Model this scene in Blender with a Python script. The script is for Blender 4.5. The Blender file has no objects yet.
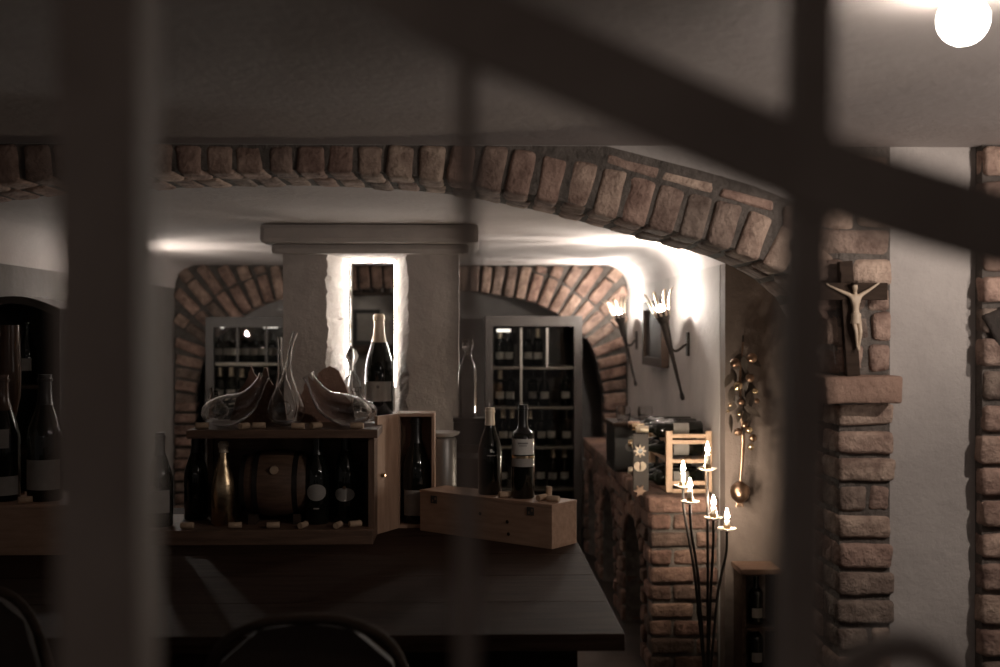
import bpy, bmesh, math, random
from mathutils import Vector, Matrix, noise
from mathutils.geometry import tessellate_polygon
R = random.Random(7)
PI = math.pi
SC = bpy.context.scene
COL = SC.collection

# ------------------------------------------------------------------ camera
FPX = 1150.0
CAMZ = 1.5
cam_d = bpy.data.cameras.new('camera'); cam = bpy.data.objects.new('camera', cam_d); COL.objects.link(cam)
cam_d.sensor_width = 36.0; cam_d.lens = FPX / 1000 * 36.0
cam.location = (0, 0, CAMZ)
cam.rotation_euler = (math.radians(90) - math.atan(3.5 / FPX), 0, -math.atan(32 / FPX))
cam_d.clip_start = 0.05
cam_d.dof.use_dof = True
cam_d.dof.focus_distance = 3.7
cam_d.dof.aperture_fstop = 2.5
SC.camera = cam
ROT = cam.rotation_euler.to_matrix()

def P(px, py, Y):
    """point at depth Y of the room that the photo shows at px, py"""
    d = ROT @ Vector(((px - 500) / FPX, -(py - 333.5) / FPX, -1))
    d *= Y / d.y
    return Vector((d.x, Y, d.z + CAMZ))
def PX(px, Y): return P(px, 330, Y).x
def PZ(py, Y, px=468): return P(px, py, Y).z

# ------------------------------------------------------------------ materials
def nodes(name):
    m = bpy.data.materials.new(name); m.use_nodes = True
    nt = m.node_tree
    return m, nt, nt.nodes['Principled BSDF']

def mat(name, c, rough=0.6, metal=0.0, c2=None, scale=8.0, bump=0.0, bscale=None, spec=0.5, stretch=None, island=0.0, c3=None, coat=0.0):
    m, nt, b = nodes(name)
    N, L = nt.nodes, nt.links
    b.inputs['Roughness'].default_value = rough
    b.inputs['Metallic'].default_value = metal
    b.inputs['Specular IOR Level'].default_value = spec
    b.inputs['Coat Weight'].default_value = coat
    tc = N.new('ShaderNodeTexCoord'); mp = N.new('ShaderNodeMapping')
    L.new(tc.outputs['Object'], mp.inputs['Vector'])
    if stretch: mp.inputs['Scale'].default_value = stretch
    col = None
    if c2:
        nz = N.new('ShaderNodeTexNoise'); nz.inputs['Scale'].default_value = scale; nz.inputs['Detail'].default_value = 6
        nz.inputs['Roughness'].default_value = 0.62
        L.new(mp.outputs[0], nz.inputs['Vector'])
        rp = N.new('ShaderNodeValToRGB')
        rp.color_ramp.elements[0].position = 0.34; rp.color_ramp.elements[1].position = 0.68
        rp.color_ramp.elements[0].color = (*c, 1); rp.color_ramp.elements[1].color = (*c2, 1)
        L.new(nz.outputs['Fac'], rp.inputs[0]); col = rp.outputs[0]
    if island:
        g = N.new('ShaderNodeNewGeometry')
        rr = N.new('ShaderNodeValToRGB')
        rr.color_ramp.elements[0].color = (1 - island, 1 - island, 1 - island, 1)
        rr.color_ramp.elements[1].color = (1 + island * .7, 1 + island * .55, 1 + island * .45, 1)
        e = rr.color_ramp.elements.new(0.5); e.color = (1 + island * .15, 1 - island * .25, 1 - island * .3, 1)
        L.new(g.outputs['Random Per Island'], rr.inputs[0])
        mx = N.new('ShaderNodeMix'); mx.data_type = 'RGBA'; mx.blend_type = 'MULTIPLY'
        mx.inputs[0].default_value = 1
        if col: L.new(col, mx.inputs[6])
        else: mx.inputs[6].default_value = (*c, 1)
        L.new(rr.outputs[0], mx.inputs[7]); col = mx.outputs[2]
    if col: L.new(col, b.inputs['Base Color'])
    else: b.inputs['Base Color'].default_value = (*c, 1)
    if bump:
        n2 = N.new('ShaderNodeTexNoise'); n2.inputs['Scale'].default_value = bscale or scale * 2; n2.inputs['Detail'].default_value = 7
        n2.inputs['Roughness'].default_value = 0.65
        L.new(mp.outputs[0], n2.inputs['Vector'])
        bp = N.new('ShaderNodeBump'); bp.inputs['Strength'].default_value = bump; bp.inputs['Distance'].default_value = 0.02
        L.new(n2.outputs['Fac'], bp.inputs['Height']); L.new(bp.outputs[0], b.inputs['Normal'])
    return m

def emit(name, c, strength):
    m, nt, b = nodes(name)
    b.inputs['Base Color'].default_value = (*c, 1)
    b.inputs['Emission Color'].default_value = (*c, 1)
    b.inputs['Emission Strength'].default_value = strength
    return m

def thin_glass(name, tint=(1, 1, 1), ior=1.5, rough=0.0, extra=0.0):
    m, nt, b = nodes(name); N, L = nt.nodes, nt.links
    N.remove(b)
    tr = N.new('ShaderNodeBsdfTransparent'); tr.inputs[0].default_value = (*tint, 1)
    gl = N.new('ShaderNodeBsdfGlossy'); gl.inputs['Roughness'].default_value = rough
    fr = N.new('ShaderNodeFresnel'); fr.inputs[0].default_value = ior
    ad = N.new('ShaderNodeMath'); ad.operation = 'ADD'; ad.inputs[1].default_value = extra; ad.use_clamp = True
    L.new(fr.outputs[0], ad.inputs[0])
    mx = N.new('ShaderNodeMixShader'); L.new(ad.outputs[0], mx.inputs[0]); L.new(tr.outputs[0], mx.inputs[1]); L.new(gl.outputs[0], mx.inputs[2])
    L.new(mx.outputs[0], N['Material Output'].inputs[0])
    return m

def real_glass(name, tint=(0.95, 0.95, 0.95)):
    m, nt, b = nodes(name)
    b.inputs['Base Color'].default_value = (*tint, 1); b.inputs['Roughness'].default_value = 0.01
    b.inputs['Transmission Weight'].default_value = 1; b.inputs['IOR'].default_value = 1.48
    return m

M = {}
M['plaster'] = mat('lime_plaster', (.37, .335, .315), .9, c2=(.46, .418, .392), scale=3.5, bump=.35, bscale=22)
M['plaster_rough'] = mat('hand_plaster', (.42, .375, .35), .9, c2=(.55, .5, .47), scale=4, bump=.6, bscale=11)
M['ceiling'] = mat('ceiling_plaster', (.42, .37, .35), .92, c2=(.48, .43, .41), scale=2, bump=.25, bscale=30)
M['brick'] = mat('old_brick', (.21, .15, .122), .9, c2=(.52, .415, .34), scale=15, bump=1.0, bscale=30, island=.40)
M['brick_dimmed'] = mat('dimmed_brick', (.10, .068, .053), .9, c2=(.27, .20, .16), scale=15, bump=1.0, bscale=30, island=.42)  # old brick darkened in colour to imitate the dim rear bay
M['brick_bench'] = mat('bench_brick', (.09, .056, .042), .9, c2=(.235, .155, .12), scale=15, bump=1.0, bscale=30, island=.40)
M['pier'] = mat('brown_plaster', (.105, .08, .068), .9, c2=(.165, .128, .108), scale=5, bump=.5, bscale=14)
M['plaque'] = mat('plaque_wood', (.03, .022, .017), .6, c2=(.05, .036, .028), scale=8)
M['lump_dark'] = mat('dark_lump', (.03, .024, .02), .9, c2=(.06, .045, .04), scale=12, bump=.5)
M['mortar'] = mat('mortar', (.10, .085, .075), .95, c2=(.19, .16, .14), scale=20, bump=.8, bscale=50)
M['mortar_dark'] = mat('dimmed_mortar', (.055, .046, .04), .95, c2=(.10, .085, .075), scale=20, bump=.8, bscale=50)  # mortar darkened to go with the dimmed rear bricks
M['torchlight_dim'] = emit('torch_bulb_dim', (1, .92, .83), 3400)
M['floor'] = mat('floor_tile', (.03, .023, .02), .6, spec=.2, c2=(.05, .038, .032), scale=5, bump=.2)
M['wood'] = mat('brown_wood', (.09, .05, .032), .6, c2=(.16, .092, .06), scale=7, bump=.15, bscale=20, stretch=(1, 9, 9))
M['wood_y'] = mat('brown_wood_upright', (.09, .05, .032), .6, c2=(.16, .092, .06), scale=7, bump=.15, bscale=20, stretch=(9, 9, 1))
M['pine'] = mat('pine_wood', (.33, .20, .135), .6, c2=(.46, .30, .21), scale=6, bump=.08, bscale=18, stretch=(1.2, 9, 9))
M['pine_y'] = mat('pine_wood_upright', (.33, .20, .135), .6, c2=(.46, .30, .21), scale=6, bump=.08, bscale=18, stretch=(9, 9, 1.2))
M['rackwood'] = mat('rack_wood', (.50, .32, .20), .5, c2=(.62, .42, .28), scale=6, stretch=(9, 9, 1.2))
M['table'] = mat('table_wood', (.022, .012, .008), .65, spec=.03, c2=(.046, .027, .02), scale=4, bump=.12, bscale=14, stretch=(1, 14, 14))
M['darkwood'] = mat('dark_wood', (.03, .02, .015), .75, spec=.08, c2=(.06, .04, .03), scale=6, bump=.1, stretch=(1, 8, 8))
M['redwood'] = mat('driftwood', (.20, .105, .075), .8, c2=(.30, .18, .13), scale=9, bump=.5, bscale=25)
M['iron'] = mat('wrought_iron', (.26, .205, .18), .65, .0, c2=(.35, .285, .25), scale=14, bump=.3, bscale=60)
M['iron_black'] = mat('black_iron', (.02, .017, .015), .5, .6, c2=(.045, .035, .03), scale=20, bump=.2)
M['brass'] = mat('brass', (.52, .38, .22), .3, 1.0)
M['goldfoil'] = mat('gold_foil', (.62, .47, .30), .22, 1.0, bump=.15, bscale=30)
M['paleoil'] = mat('pale_foil', (.72, .60, .46), .45, .35)
M['copper'] = mat('copper_bauble', (.34, .22, .15), .3, 1.0, c2=(.2, .13, .09), scale=12)
M['bottle'] = mat('dark_bottle_glass', (.006, .007, .005), .06, spec=.6)
M['paper'] = mat('label_paper', (.52, .49, .45), .7, c2=(.60, .57, .53), scale=30)
M['paper_grey'] = mat('label_grey', (.25, .23, .21), .7, c2=(.31, .285, .26), scale=30)
M['ink'] = mat('ink', (.05, .045, .04), .7)
M['ink_grey'] = mat('ink_grey', (.22, .2, .19), .7)
M['wax'] = mat('candle_wax', (.8, .7, .58), .5)
M['cork'] = mat('cork', (.36, .25, .17), .85, c2=(.5, .36, .25), scale=60)
M['bone'] = mat('carved_bone', (.62, .50, .38), .5, c2=(.50, .38, .27), scale=25)
M['white'] = mat('white_ceramic', (.7, .68, .65), .3)
M['grey_metal'] = mat('grey_metal', (.2, .19, .18), .4, .7)
M['black'] = mat('black_lacquer', (.012, .011, .010), .3)
M['cabinet'] = mat('cabinet_frame', (.04, .033, .029), .5, .1, c2=(.055, .045, .039), scale=6)
M['cabinet_in'] = mat('cabinet_lining', (.10, .09, .08), .7)
M['shelfedge'] = mat('shelf_edge', (.38, .34, .30), .35, .3)
M['leaf'] = mat('dried_leaf', (.035, .024, .018), .7, c2=(.07, .05, .035), scale=10)
M['canvas'] = mat('dark_panel', (.035, .028, .024), .8, spec=.08, c2=(.055, .045, .04), scale=5)
M['leather'] = mat('chair_leather', (.05, .034, .028), .7, spec=.2, c2=(.07, .05, .042))
M['tin'] = mat('amber_glass', (.09, .05, .033), .15, 0.0)
M['glass'] = real_glass('clear_glass')
M['thin'] = thin_glass('thin_glass', (.93, .92, .91))
M['pane'] = thin_glass('window_pane', (.85, .84, .82))
M['led'] = emit('led_strip', (1, .93, .84), 95)
M['torchlight'] = emit('torch_bulb', (1, .92, .83), 5200)
M['flame'] = emit('candle_flame', (1, .84, .66), 600)
M['spot'] = emit('ceiling_spot', (1, .9, .79), 65)
M['cablight'] = emit('cabinet_light', (1, .95, .88), 2.2)

# ------------------------------------------------------------------ mesh helpers
def obj(name, bm, m, parent=None, loc=None, rot=None, smooth=None):
    me = bpy.data.meshes.new(name)
    bmesh.ops.recalc_face_normals(bm, faces=bm.faces[:])
    bm.to_mesh(me); bm.free()
    for mm in (m if isinstance(m, (list, tuple)) else [m]): me.materials.append(mm)
    if smooth is not None:
        for p in me.polygons: p.use_smooth = True
        me.set_sharp_from_angle(angle=math.radians(smooth))
    o = bpy.data.objects.new(name, me); COL.objects.link(o)
    if parent is not None: o.parent = parent
    if loc is not None: o.location = loc
    if rot is not None: o.rotation_euler = rot
    return o

def tag(o, label=None, cat=None, group=None, kind=None):
    if label: o['label'] = label
    if cat: o['category'] = cat
    if group: o['group'] = group
    if kind: o['kind'] = kind
    return o

def thing(name, label, cat, loc=(0, 0, 0), rz=0, group=None):
    o = bpy.data.objects.new(name, None); COL.objects.link(o)
    o.location = loc; o.rotation_euler = (0, 0, rz); o.empty_display_size = .05
    return tag(o, label, cat, group)

def struct(name, bm, m, smooth=None):
    return tag(obj(name, bm, m, smooth=smooth), kind='structure')

def kids(o): return [c for c in COL.objects if c.parent == o]
def dup(o, loc=None, rz=None, label=None, parent=None):
    c = o.copy(); COL.objects.link(c)
    if parent is not None: c.parent = parent
    if loc is not None: c.location = loc
    if rz is not None: c.rotation_euler = (0, 0, rz)
    if label: c['label'] = label
    for ch in kids(o): dup(ch, parent=c)
    return c

def box(bm, x0, x1, y0, y1, z0, z1, bev=0.0, mi=0, mtx=None):
    r = bmesh.ops.create_cube(bm, size=1)
    vs = r['verts']
    for v in vs:
        v.co = Vector((x0 + (v.co.x + .5) * (x1 - x0), y0 + (v.co.y + .5) * (y1 - y0), z0 + (v.co.z + .5) * (z1 - z0)))
    if mtx: bmesh.ops.transform(bm, matrix=mtx, verts=vs)
    fs = set(f for v in vs for f in v.link_faces)
    for f in fs: f.material_index = mi
    if bev:
        es = list(set(e for v in vs for e in v.link_edges))
        rb = bmesh.ops.bevel(bm, geom=es, offset=bev, segments=2, affect='EDGES', profile=.6)
        for f in rb['faces']: f.material_index = mi
    return vs

def nbox(*a, **k):
    bm = bmesh.new(); box(bm, *a, **k); return bm

def brick(bm, c, u, v, n, su, sv, sn, jit=.0035, bev=.011, mi=0):
    """one old brick: centre c, axes u v n, sizes su sv sn, irregular and worn"""
    u, v, n, c = Vector(u), Vector(v), Vector(n), Vector(c)
    tw = R.uniform(-.015, .015)
    half = (su / 2, sv / 2, sn / 2)
    rad = min(bev, .45 * min(half))
    off = Vector((R.uniform(-50, 50), R.uniform(-50, 50), R.uniform(-50, 50)))
    cj = [[[Vector((R.uniform(-jit, jit), R.uniform(-jit, jit), R.uniform(-jit, jit) * .5)) for _ in range(2)] for _ in range(2)] for _ in range(2)]
    def ax(h, k):                      # sample positions: tight near the edges
        return [-h, -h + rad, -h * .33, h * .33, h - rad, h]
    A = [ax(h, 0) for h in half]
    cache = {}
    def vert(i, j, k):
        key = (i, j, k)
        if key in cache: return cache[key]
        p = Vector((A[0][i], A[1][j], A[2][k]))
        q = Vector([max(-half[t] + rad, min(half[t] - rad, p[t])) for t in range(3)])
        d = p - q
        if d.length > 1e-9: p = q + d.normalized() * rad
        fx, fy, fz = [(p[t] / half[t] + 1) / 2 for t in range(3)]
        w = Vector((0, 0, 0))
        for a in (0, 1):
            for b_ in (0, 1):
                for e in (0, 1):
                    w += cj[a][b_][e] * ((fx if a else 1 - fx) * (fy if b_ else 1 - fy) * (fz if e else 1 - fz))
        w += noise.noise_vector((p + off) * 22) * .0032 + noise.noise_vector((p + off) * 60) * .0016
        p = p + w
        p.x, p.y = p.x - p.y * tw, p.y + p.x * tw
        cache[key] = bm.verts.new(c + u * p.x + v * p.y + n * p.z)
        return cache[key]
    for (a, b_, e) in ((0, 1, 2), (1, 2, 0), (2, 0, 1)):
        for side in (0, 5):
            for i in range(5):
                for j in range(5):
                    q = []
                    for (ii, jj) in ((i, j), (i + 1, j), (i + 1, j + 1), (i, j + 1)):
                        idx = [0, 0, 0]; idx[a] = side; idx[b_] = ii; idx[e] = jj
                        q.append(vert(*idx))
                    f = bm.faces.new(q); f.material_index = mi; f.smooth = True

def lathe(bm, prof, seg=28, axis='Z', mi=0, off=(0, 0, 0)):
    rings = []
    off = Vector(off)
    for r, z in prof:
        if r < 1e-6:
            co = {'Z': (0, 0, z), 'X': (z, 0, 0), 'Y': (0, z, 0)}[axis]
            rings.append([bm.verts.new(off + Vector(co))])
        else:
            ring = []
            for i in range(seg):
                a = 2 * PI * i / seg; c, s = r * math.cos(a), r * math.sin(a)
                co = {'Z': (c, s, z), 'X': (z, c, s), 'Y': (c, z, s)}[axis]
                ring.append(bm.verts.new(off + Vector(co)))
            rings.append(ring)
    for A, B in zip(rings, rings[1:]):
        for i in range(seg):
            j = (i + 1) % seg
            if len(A) == 1 and len(B) == 1: continue
            if len(A) == 1: f = bm.faces.new((A[0], B[i], B[j]))
            elif len(B) == 1: f = bm.faces.new((A[i], B[0], A[j]))
            else: f = bm.faces.new((A[i], B[i], B[j], A[j]))
            f.material_index = mi
    return bm

def catmull(pts, n=8):
    pts = [Vector(p) for p in pts]
    if len(pts) < 3:
        return [pts[0].lerp(pts[-1], i / n) for i in range(n + 1)]
    out = []
    Q = [pts[0] * 2 - pts[1]] + pts + [pts[-1] * 2 - pts[-2]]
    for i in range(1, len(Q) - 2):
        p0, p1, p2, p3 = Q[i - 1:i + 3]
        for k in range(n):
            t = k / n
            out.append(.5 * ((2 * p1) + (p2 - p0) * t + (2 * p0 - 5 * p1 + 4 * p2 - p3) * t * t + (3 * p1 - p0 - 3 * p2 + p3) * t ** 3))
    out.append(pts[-1])
    return out

def sweep(bm, pts, radii, seg=10, flat=None, cap=True, up=None, square=False):
    """tube along pts; radii number or list; flat=(a,b) scales the two section axes"""
    pts = [Vector(p) for p in pts]
    n = len(pts)
    if not isinstance(radii, (list, tuple)): radii = [radii] * n
    fa, fb = flat or (1, 1)
    T = []
    for i in range(n):
        t = pts[min(i + 1, n - 1)] - pts[max(i - 1, 0)]
        T.append(t.normalized())
    N0 = Vector(up) if up else (Vector((0, 0, 1)) if abs(T[0].z) < .9 else Vector((0, 1, 0)))
    N0 = (N0 - T[0] * N0.dot(T[0])).normalized()
    rings = []
    for i in range(n):
        N0 = (N0 - T[i] * N0.dot(T[i])).normalized()
        B = T[i].cross(N0)
        if square:
            sec = [(-1, -1), (1, -1), (1, 1), (-1, 1)]
        else:
            sec = [(math.cos(2 * PI * k / seg), math.sin(2 * PI * k / seg)) for k in range(seg)]
        rings.append([bm.verts.new(pts[i] + N0 * (a * radii[i] * fa) + B * (b * radii[i] * fb)) for a, b in sec])
    m = len(rings[0])
    for A, Bq in zip(rings, rings[1:]):
        for k in range(m):
            bm.faces.new((A[k], A[(k + 1) % m], Bq[(k + 1) % m], Bq[k]))
    if cap:
        bm.faces.new(rings[0]); bm.faces.new(rings[-1][::-1])
    return bm

def interp(vals, n):
    """stretch a list of radii over n samples"""
    out = []
    for i in range(n):
        t = i / (n - 1) * (len(vals) - 1); k = min(int(t), len(vals) - 2); f = t - k
        f = f * f * (3 - 2 * f) if False else f
        out.append(vals[k] * (1 - f) + vals[k + 1] * f)
    return out

def prism(bm, loops, plane, a0, a1, mi=0):
    """loops (outer + holes) of 2D points; plane 'XZ' extrudes along Y, 'YZ' along X, 'XY' along Z"""
    def co(p, d):
        return {'XZ': (p[0], d, p[1]), 'YZ': (d, p[0], p[1]), 'XY': (p[0], p[1], d)}[plane]
    v3 = [[Vector((p[0], p[1], 0)) for p in l] for l in loops]
    tris = tessellate_polygon(v3)
    flat = [p for l in loops for p in l]
    A = [bm.verts.new(co(p, a0)) for p in flat]; B = [bm.verts.new(co(p, a1)) for p in flat]
    for t in tris:
        for S in (A, B):
            try: bm.faces.new([S[i] for i in t]).material_index = mi
            except ValueError: pass
    k = 0
    for l in loops:
        n = len(l)
        for i in range(n):
            j = (i + 1) % n
            bm.faces.new((A[k + i], A[k + j], B[k + j], B[k + i])).material_index = mi
        k += n
    return bm

def resample(pts, step):
    out = [Vector(pts[0])]; acc = 0
    d = [0]
    for a, b in zip(pts, pts[1:]): d.append(d[-1] + (Vector(b) - Vector(a)).length)
    n = max(1, round(d[-1] / step)); k = 0
    res = []
    for i in range(n + 1):
        s = d[-1] * i / n
        while k < len(d) - 2 and d[k + 1] < s: k += 1
        f = (s - d[k]) / max(1e-9, d[k + 1] - d[k])
        res.append(Vector(pts[k]).lerp(Vector(pts[k + 1]), f))
    return res

# ------------------------------------------------------------------ room shell
YF, YF2 = 3.10, 3.46          # front arch wall
YP = 5.0                      # end of the torch wall
YB = 7.9                      # rear arch wall
XR, XL = 1.10, -2.0
ZC, ZB = 2.0, 1.945           # ceilings
struct('floor', nbox(-2.6, 2.6, -1.5, 8.9, -.1, 0), M['floor'])
struct('ceiling_front', nbox(-3.2, 2.6, -1.5, YF2, ZC, ZC + .1), M['ceiling'])

# rear ceiling with a rounded corner towards each side wall
bm = bmesh.new()
def rear_ceiling_z(x):
    d = min(x - XL, XR - x)
    r = .16
    return ZB if d >= r else ZB - r + math.sqrt(max(0, r * r - (r - max(d, 0)) ** 2))
xs = [XL] + [XL + .16 * (1 - math.cos(PI / 2 * i / 8)) for i in range(1, 9)] + [XR - .16 * (1 - math.cos(PI / 2 * i / 8)) for i in range(8, 0, -1)] + [XR]
prism(bm, [[(x, rear_ceiling_z(x)) for x in xs] + [(XR + .5, rear_ceiling_z(XR)), (XR + .5, 2.1), (XL - .3, 2.1), (XL - .3, rear_ceiling_z(XL))]], 'XZ', YF2, 8.75)
struct('ceiling_back', bm, M['ceiling'], smooth=30)

# --- front wall with the wide brick arch
arch_px = [(-275, 376), (-265, 320), (-235, 265), (-180, 225), (-100, 198), (0, 183), (60, 178), (200, 172.5), (300, 172), (425, 179), (512, 193), (571, 206),
           (629, 222), (687, 237), (738, 252), (762, 262), (790, 279), (815, 304), (831, 335), (838, 376)]
arch = [(PX(px, YF), P(px, py, YF).z) for px, py in arch_px]
arch_s = [(p.x, p.y) for p in catmull([(a, b, 0) for a, b in arch], 5)]
JL, JR = arch[0][0], arch[-1][0]
ZI = P(838, 376, YF).z         # springing: top of the impost slab
bm = bmesh.new()
prism(bm, [[(-3.2, 0), (JL - .02, 0), (JL - .02, ZI)] + [(x, z + .012) for x, z in arch_s[1:-1]] + [(JR + .02, ZI), (JR + .02, 0), (2.4, 0), (2.4, ZC), (-3.2, ZC)]], 'XZ', YF + .012, YF2)
struct('wall_front', bm, M['plaster'])

bm = bmesh.new()
ring = resample([Vector((x, z)) for x, z in arch_s], .0805)
for i in range(len(ring) - 1):
    a, b = ring[i], ring[i + 1]
    t = (b - a).normalized(); n = Vector((-t.y, t.x))
    if n.y < 0 and abs(n.y) > .05: n = -n
    c = (a + b) / 2
    if c.x > JR - .12: n = Vector((abs(n.x), n.y)); 
    h = .128 + R.uniform(-.008, .006)
    if c.x > .94 and c.y < 1.6:
        h = .06; n = Vector((abs(t.y), -t.x)) if abs(t.y) > abs(t.x) else n
    if n.y > .1: h = min(h, (ZC - .004 - c.y) / n.y)
    cc = c + n * (h / 2)
    y0 = YF + R.uniform(-.006, .006)
    brick(bm, (cc.x, y0 + .075, cc.y), (t.x, 0, t.y), (n.x, 0, n.y), (0, 1, 0), .0805 - R.uniform(.008, .015), h, .15)
    cc2 = c + n * (h / 2 + .004)
    brick(bm, (cc2.x + t.x * .01, YF + .26, cc2.y + t.y * .01), (t.x, 0, t.y), (n.x, 0, n.y), (0, 1, 0), .0805 - R.uniform(.008, .013), h, .19)
    # thin flat course riding on the ring
    top = c + n * (h + .024)
    if top.y < ZC - .03 and i % 2 == 0:
        brick(bm, (top.x + t.x * .04, y0 + .07, top.y + t.y * .04), (t.x, 0, t.y), (n.x, 0, n.y), (0, 1, 0), .145, .030, .13)
# mortar bed between the bricks: one continuous curved band
sec = []; XE_ = PX(893, YF)
for i, p in enumerate(ring):
    t = (ring[min(i + 1, len(ring) - 1)] - ring[max(i - 1, 0)]).normalized(); n = Vector((-t.y, t.x))
    if n.y < 0: n = -n
    if p.x > .8 and n.x < 0: n = -n
    if p.x < -1.6 and n.x > 0: n = -n
    h = .185
    if n.y > .1: h = min(h, (ZC - .002 - p.y) / n.y)
    if p.x > .8 and n.x > .2: h = min(h, (XE_ - .008 - p.x) / n.x)
    a, b = p + n * .008, p + n * max(h, .03)
    sec.append([bm.verts.new((a.x, YF + .009, a.y)), bm.verts.new((b.x, YF + .009, b.y)), bm.verts.new((b.x, YF2 - .003, b.y)), bm.verts.new((a.x, YF2 - .003, a.y))])
for A, B in zip(sec, sec[1:]):
    for k in range(4):
        bm.faces.new((A[k], A[(k + 1) % 4], B[(k + 1) % 4], B[k])).material_index = 1
bm.faces.new(sec[0]).material_index = 1; bm.faces.new(sec[-1]).material_index = 1
struct('brick_arch_front', bm, [M['brick'], M['mortar']], smooth=70)

# --- right jamb: brick pillar, impost slab, rough stones above
XE = PX(893, YF)
ZS0 = P(838, 402, YF).z
bm = bmesh.new()
box(bm, JR + .006, XE - .006, YF + .007, YF2, 0, ZC, mi=1)
z = 0.0; k = 0
while k < 17:
    h = (ZS0 - .0005) / 17 if k < 16 else ZS0 - z
    h += R.uniform(-.005, .005) if k < 16 else 0
    hh = h - R.uniform(.010, .017)
    e = R.uniform(-.008, .007)
    if k % 5 == 3:
        s = R.uniform(.38, .62); w = XE + e - JR
        brick(bm, (JR + w * s / 2, YF + .07, z + h / 2), (1, 0, 0), (0, 0, 1), (0, 1, 0), w * s - .006, hh, .15)
        brick(bm, (JR + w * (1 + s) / 2, YF + .075, z + h / 2), (1, 0, 0), (0, 0, 1), (0, 1, 0), w * (1 - s) - .008, hh, .15)
    else:
        brick(bm, ((JR + XE + e) / 2, YF + .065, z + h / 2), (1, 0, 0), (0, 0, 1), (0, 1, 0), XE + e - JR, hh, .15)
    brick(bm, (JR + .07, YF + .24, z + h / 2), (1, 0, 0), (0, 0, 1), (0, 1, 0), .15, hh, .19)
    z += h; k += 1
# stones above the slab (placed as seen on the wall face)
stones = [(816, 892, 231, 254), (852, 892, 260, 283), (812, 846, 258, 282), (818, 838, 296, 312), (836, 868, 286, 310), (870, 892, 288, 311), (826, 838, 318, 342), (838, 872, 314, 340),
          (874, 893, 314, 341), (838, 866, 345, 372), (868, 893, 344, 371), (820, 856, 206, 228), (858, 893, 208, 228), (790, 814, 238, 256), (796, 812, 260, 276), (784, 816, 206, 232), (836, 866, 182, 203), (868, 892, 180, 204), (830, 850, 154, 178), (852, 892, 152, 176)]
for x0, x1, y0, y1 in stones:
    a, b = P(x0, y1, YF), P(x1, y0, YF)
    brick(bm, ((a.x + b.x) / 2, YF + .068 + R.uniform(-.006, .006), (a.z + b.z) / 2), (1, 0, 0), (0, 0, 1), (0, 1, 0), b.x - a.x, b.z - a.z + .004, .14, jit=.007, bev=.016)
struct('pillar_right', bm, [M['brick'], M['mortar']], smooth=70)
bm = bmesh.new()
a, b = P(825, 402, 3.02), P(903, 376, 3.02)
zs0, zs1 = ZS0 - .002, ZI
brick(bm, ((a.x + b.x) / 2, 3.02 + .2, (zs0 + zs1) / 2), (1, 0, 0), (0, 0, 1), (0, 1, 0), b.x - a.x, zs1 - zs0, .40, jit=.004, bev=.006)
ZSLAB = zs1
struct('trim_1', bm, [mat('impost_stone', (.26, .16, .12), .85, c2=(.38, .25, .19), scale=9, bump=.7, bscale=22)])

# --- brick pier at the right edge
XQ = PX(973, YF)
bm = bmesh.new()
box(bm, XQ + .012, 2.2, YF - .03, YF + .02, 0, ZC, mi=1)
z = 0.0; k = 0
while z < ZC - .02:
    h = .088 + R.uniform(-.006, .006)
    if z + h > ZC - .02: h = ZC - z
    x = XQ + R.uniform(-.004, .006)
    first = True
    while x < 1.95:
        w = (R.uniform(.09, .14) if k % 2 and first else R.uniform(.2, .25)); first = False
        zc = z + h / 2
        brick(bm, (x + w / 2, YF - .02 + R.uniform(-.006, .006), zc), (1, 0, 0), (0, 0, 1), (0, 1, 0), w - .014, h - .015, .06,
              mi=0)
        x += w
    z += h; k += 1
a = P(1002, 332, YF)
brick(bm, (a.x + .012, YF - .032, a.z), (.9, 0, .4), (-.4, 0, .9), (0, 1, 0), .13, .15, .05, jit=.012, bev=.03, mi=2)  # extra dark rounded block set on the pier face
struct('pillar_edge', bm, [M['brick'], M['mortar'], M['lump_dark']], smooth=70)

# --- back room side walls
struct('wall_right', nbox(XR, XR + .4, YP, 8.75, 0, ZB + .05), M['plaster'])
struct('wall_alcove', nbox(XR + .4, XR + .5, YF2, YP + .2, 0, ZB + .05), M['plaster'])
struct('wall_left', nbox(XL - .2, XL, YF2, 8.75, 0, ZB + .05), mat('grey_plaster', (.13, .115, .105), .9, c2=(.18, .16, .148), scale=3.5, bump=.35, bscale=22))

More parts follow.
